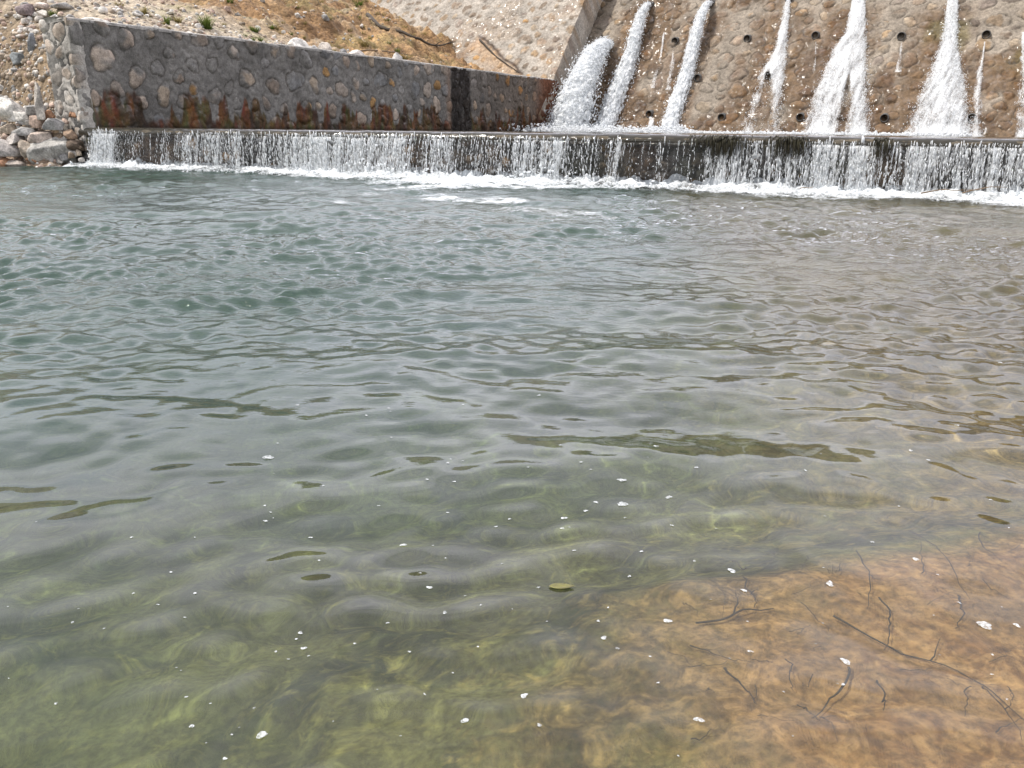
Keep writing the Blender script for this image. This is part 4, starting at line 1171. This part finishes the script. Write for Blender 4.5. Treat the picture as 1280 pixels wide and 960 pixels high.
# clumps hanging at the lip of the weir, and drift caught below
for i, (x, w_, nb, lb) in enumerate([(903, .42, 130, 'dark mossy clump hanging over the lip under the narrow slanting jet'), (986, .34, 100, 'brown mossy clump on the weir lip right of the bigger dark one'), (1101, .14, 40, 'small dark clump on the weir lip under a lone low drain hole')]):
    d = ray(x, 178); a = np.array([[d[0], -WD[0]], [d[1], -WD[1]]]); kk = np.linalg.solve(a, (W0 + WN * .02)[:2] - CAM[:2]); p = W0 + WN * .02 + WD * kk[1]; p[2] = CREST - .03
    gg = np.random.default_rng(800 + i); ac = Acc()
    for j in range(nb):
        st = WD * gg.normal() * w_ * .45 + WN * (.03 + .05 * gg.random()); L_ = (.10 + .22 * gg.random()); q = np.linspace(0, 1, 5)[:, None]
        path = st + q * (WN * (.06 + .06 * gg.random()) + WD * gg.normal() * .05) * (1.6 - q) + np.array([0, 0, -L_]) * q ** 1.5 + np.array([0, 0, .03 * gg.random()])
        c, f, caps = tube_arrays(path, .012 * (1 - .7 * q[:, 0]), 4); ac.add(c, f, *caps)
    o = ac.build('moss_clump', mat_simple('wet_moss', (.035, .030, .012), .5, (.02, .016, .008), scale=9.)); o.location = tuple(p); tag(o, lb, 'moss clump', 'clumps on the weir lip')
for i, (x0, x1, y, lb) in enumerate([(978, 1012, 243, 'thin brown reed drifting against the foot of the weir in the middle right'), (1150, 1215, 241, 'long brown reed caught across the falling water near the right edge'), (1195, 1240, 238, 'short reed leaning over the long one near the right edge')]):
    p0, p1 = at_z(x0, y + 2, .06), at_z(x1, y - 2, .10); p0 = W0 + WD * np.dot(p0 - W0, WD) + WN * .26 + np.array([0, 0, .03 + .04 * i]); p1 = W0 + WD * np.dot(p1 - W0, WD) + WN * .24 + np.array([0, 0, .10 + .05 * i])
    stick('reed', [p0, (p0 + p1) / 2 + np.array([0, 0, .03]), p1], .011, lb, 'reed', 'reeds caught at the weir', M_DRY, [], 12, .02, 20 + i)

# ------------------------------------------------------------------ twigs and weeds on the shallow bed
def bedp(px, py, lift=.008):
    q = at_z(px, py, -.08); d = float(bed_depth(np.array(q[0]), np.array(q[1]))); q = at_z(px, py, -d * .77); d = float(bed_depth(np.array(q[0]), np.array(q[1]))); q[2] = -d + lift; return q


TW = 'dead twigs sunk in the shallows'
for i, (pts, r, br, lb) in enumerate([
    ([(876, 801), (905, 793), (935, 782), (962, 776)], .0048, [(.5, (.02, .05, .01), .002)], 'thick dark sunken twig lying level near the edge of the ochre shelf'),
    ([(1058, 858), (1046, 882), (1032, 905), (1014, 926)], .0034, [], 'slanting right arm of the dark V of sunken twigs'),
    ([(996, 900), (1006, 912), (1016, 925)], .0026, [], 'short left arm of the dark V of sunken twigs'),
    ([(908, 856), (925, 876), (944, 897)], .0034, [(.4, (-.02, .03, .004), .0015)], 'short dark sunken twig slanting right at the left of the shelf'),
    ([(984, 848), (988, 866), (991, 882)], .0020, [], 'fine upright sunken twig above the dark V'),
    ([(1096, 878), (1097, 905)], .0026, [], 'stubby upright sunken twig right of the dark V'),
    ([(1188, 764), (1196, 784), (1190, 806)], .0030, [], 'bent dark sunken twig right of centre on the shelf'),
    ([(1040, 792), (1095, 822), (1150, 842), (1215, 868), (1285, 925)], .0036, [(.3, (.03, -.05, .01), .0018), (.55, (.04, .05, .01), .0018)], 'long pale brown sunken stem running to the right edge'),
    ([(1138, 680), (1160, 700), (1185, 725), (1205, 772)], .0024, [], 'long thin sunken twig beyond the middle of the shelf'),
    ([(1213, 688), (1228, 708), (1248, 724)], .0024, [], 'short sunken twig near the right edge beyond the shelf'),
    ([(1070, 712), (1082, 745), (1086, 782)], .0022, [(.5, (.02, -.03, .0), .0012)], 'thin upright sunken twig between two dark weed tufts'),
    ([(918, 712), (940, 730)], .0022, [], 'small sunken twig near a pair of foam flecks'),
    ([(868, 830), (905, 842), (940, 852)], .0020, [], 'faint straight sunken twig below the thick one'),
    ([(928, 738), (936, 758), (940, 778)], .0032, [(.6, (.02, .02, .004), .0018)], 'dark forked sunken twig rising above the thick one'),
    ([(1146, 740), (1150, 720), (1142, 690)], .0018, [], 'hair thin sunken twig beside a dark weed tuft'),
    ([(1100, 770), (1112, 800), (1104, 828)], .0028, [], 'curved dark sunken twig at the middle of the shelf'),
    ([(1220, 880), (1250, 905), (1278, 948)], .0020, [(.5, (.03, .02, .0), .0012)], 'thin branching sunken twig in the near right corner'),
    ([(1000, 770), (1020, 790), (1035, 812)], .0018, [], 'fine sunken twig left of the long pale stem')]):
    P = np.array([bedp(x, y, .016) for x, y in pts]); o = stick('twig', P, r, lb, 'twig', TW, M_TWIG, br, 16, .010, 40 + i); o.cycles.is_caustics_receiver = True
g = np.random.default_rng(91)
for i in range(30):
    x, y = 850 + g.random() * 420, 700 + g.random() * 240; a = g.normal() * .9 + (1.4 if g.random() < .6 else 0); ln = 18 + 45 * g.random()
    pts = [(x + ln * (u - .5) * math.cos(a) + g.normal() * 4, y + ln * (u - .5) * math.sin(a) * .8 + g.normal() * 3) for u in (0, .3, .65, 1)]
    o = stick('twig', np.array([bedp(*q_, .011) for q_ in pts]), .0008 + .0009 * g.random(), 'fine dark strand of dead weed lying on the sunken ochre shelf', 'twig', TW, M_TWIG, [(.4, (g.normal() * .02, g.normal() * .02, .003), .0008)] if g.random() < .3 else [], 14, .008, 70 + i); o.cycles.is_caustics_receiver = True
M_WEED = mat_grass('dark_weed', (.020, .018, .008), (.05, .04, .018))
for i, (x, y, w_, h_, lb) in enumerate([(932, 768, .07, .05, 'dark weed tuft on the left of the sunken shelf'), (1045, 742, .09, .045, 'wide dark weed tuft under the far edge of the shelf'), (1160, 742, .06, .04, 'dark weed tuft beside the hair thin twig'), (1212, 768, .06, .05, 'dark weed tuft nearest the right edge'), (985, 800, .05, .03, 'small brown weed tuft right of the thick twig')]):
    p = bedp(x, y, 0); V, F, T = blades(70, h_, w_, .0012, 900 + i, .6); o = raw_mesh('water_weed', V, F, M_WEED, None, True, {'tip': T}); o.location = tuple(p); tag(o, lb, 'water weed', 'weed tufts on the sunken shelf'); o.cycles.is_caustics_receiver = True

# a floating leaf
q = at_z(702, 731); lv = np.linspace(-1, 1, 15); wv = (1 - lv**2) ** .8 * (1 - .25 * lv)
V = []
for a, w in zip(lv, wv):
    for b in (-1, -.5, 0, .5, 1): V.append((a * .026, b * w * .010, .0025 * abs(b) * w + .002 * a * a))
V = np.array(V); lf = raw_mesh('leaf', V, grid_faces(15, 5), mat_simple('yellow_leaf', (.15, .14, .025), .5, (.09, .08, .02), scale=80.)); sl = lf.modifiers.new('s', 'SOLIDIFY'); sl.thickness = .0006
lf.location = (q[0], q[1], WZ(q[0], q[1]) + .0015); lf.rotation_euler = (0, 0, .05); tag(lf, 'small yellow green leaf floating near the middle of the near pool', 'leaf')

# ------------------------------------------------------------------ foam flecks
def mat_fleck():
    t = NT('foam_fleck'); q = t.pos(); n = t.noise(240., 4, .65, q)
    wh = t.n('BsdfPrincipled', Base_Color=t.mix(t.mapr(n, .35, .6).outputs[0], (.38, .40, .40), (.66, .68, .70)), Roughness=.5, Normal=t.n('Bump', Strength=.7, Distance=.002, Height=n))
    return t.surf(t.n('MixShader', i0=t.mapr(t.noise(170., 3, .6, q), .38, .62, .25, .85), i1=t.n('BsdfTransparent'), i2=wh))


M_FLECK = mat_fleck()
FG = 'foam flecks floating on the pool'
fl_lab = 'small white foam fleck adrift on the near pool'


def fleck(px, py, wpx, label, seed, asp=.7, ring=False):
    q = at_z(px, py); g = np.random.default_rng(seed); dist = np.dot(q - CAM, _f); w = wpx * .78 * dist / FPX / 2
    d = -(q - CAM)[2] / np.linalg.norm(q - CAM)
    n = 18; th = np.arange(n) * 2 * math.pi / n; rr = 1 + .22 * np.cos(2 * th + g.random() * 6) + .14 * np.cos(3 * th + g.random() * 6) + .08 * g.normal(size=n)
    ly = w * asp * min(1.0, 1.15); V = [(0, 0, .30 if not ring else -.05)]; F3, F4 = [], []
    rings = [(.5, .28 if not ring else .0), (.82, .20 if not ring else .30), (1., 0.)]
    for a, z in rings: V += [(w * a * r * math.cos(t), ly * a * r * math.sin(t), z) for r, t in zip(rr, th)]
    V = np.array(V); V[:, 2] *= w * .55; V[:, 2] *= 1 + .3 * g.normal(size=len(V))
    for j in range(n):
        F3.append((0, 1 + j, 1 + (j + 1) % n))
        for k in range(2): F4.append((1 + k * n + j, 1 + (k + 1) * n + j, 1 + (k + 1) * n + (j + 1) % n, 1 + k * n + (j + 1) % n))
    o = raw_mesh('foam_fleck', V, [np.array(F3), np.array(F4)], M_FLECK, None, True); o.rotation_euler = (0, 0, g.normal() * .5)
    o.location = (q[0], q[1], WZ(q[0], q[1]) + .0012); tag(o, label, 'foam fleck', FG)


for i, (x, y, w_, lb, rg) in enumerate([(1230, 785, 24, 'largest white foam fleck at the right over the ochre shelf', 0), (328, 922, 18, 'large white foam fleck lowest on the left of the pool', 0), (778, 630, 17, 'ring shaped foam fleck right of the middle of the pool', 1), (335, 570, 17, 'ring shaped foam fleck alone on the left of the pool', 1), (873, 903, 15, 'round foam fleck over the near left edge of the ochre shelf', 0), (1037, 732, 15, 'foam fleck by the wide dark weed tuft', 0), (1057, 827, 16, 'flat foam fleck above the dark V of twigs', 0), (777, 604, 13, 'foam fleck just beyond the ring shaped one right of the middle', 0)]):
    fleck(x, y, w_, lb, 1000 + i, .75, rg)
lst = [(705, 645, 9), (836, 620, 11), (915, 714, 12), (930, 738, 10), (835, 771, 12), (755, 793, 10), (938, 813, 9), (1053, 861, 8), (240, 909, 9), (281, 949, 8), (376, 798, 8), (380, 815, 9), (371, 805, 5), (386, 824, 4), (537, 738, 9), (556, 770, 7), (581, 906, 12), (655, 870, 12), (674, 909, 9), (673, 733, 6), (404, 606, 5), (332, 650, 7), (338, 640, 5), (331, 632, 5), (388, 668, 6), (504, 678, 10), (568, 604, 5), (541, 678, 4), (718, 686, 6), (703, 658, 8), (712, 657, 4), (745, 628, 9), (732, 638, 7), (244, 745, 6), (214, 717, 5), (444, 812, 5), (485, 786, 5), (512, 820, 5), (1144, 702, 10), (1240, 820, 5), (1270, 785, 10), (1090, 680, 6), (1198, 757, 6), (802, 688, 6), (787, 719, 6), (772, 806, 7), (813, 818, 6), (748, 772, 6), (531, 873, 6), (318, 890, 5), (290, 921, 4), (674, 495, 7), (458, 520, 5), (372, 506, 6), (560, 578, 6), (534, 600, 6), (700, 560, 5), (726, 585, 5), (560, 640, 5), (620, 655, 5), (840, 655, 6), (868, 700, 5), (1250, 455, 6), (1196, 533, 7), (1138, 563, 9), (1160, 575, 6), (820, 563, 7), (870, 590, 6), (660, 590, 5)]
g = np.random.default_rng(55)
for i in range(55):
    lst.append((300 + g.random() * 980, 490 + g.random() * 460, 2.5 + 3.5 * g.random() ** 2))
for i in range(20): lst.append((g.random() * 400, 640 + g.random() * 300, 2.5 + 3 * g.random()))
for i, (x, y, w_) in enumerate(lst): fleck(x, y, w_, fl_lab, 1100 + i, .55 + .4 * g.random())

# ------------------------------------------------------------------ camera + render
cam = bpy.data.cameras.new('camera'); co_ = bpy.data.objects.new('camera', cam); C.objects.link(co_); sc.camera = co_
cam.sensor_width = 36; cam.lens = 36 * FPX / 1280; cam.clip_start = .05; cam.clip_end = 5000
m = Matrix.Identity(4)
for i in range(3): m[i][0] = _r[i]; m[i][1] = _u[i]; m[i][2] = -_f[i]; m[i][3] = CAM[i]
co_.matrix_world = m
sc.view_settings.view_transform = 'Standard'; sc.view_settings.look = 'None'; sc.view_settings.gamma = 1; sc.view_settings.exposure = .18
sc.cycles.use_denoising = True
sc.cycles.max_bounces = 10; sc.cycles.transparent_max_bounces = 24; sc.cycles.sample_clamp_indirect = 6.; sc.cycles.blur_glossy = .5
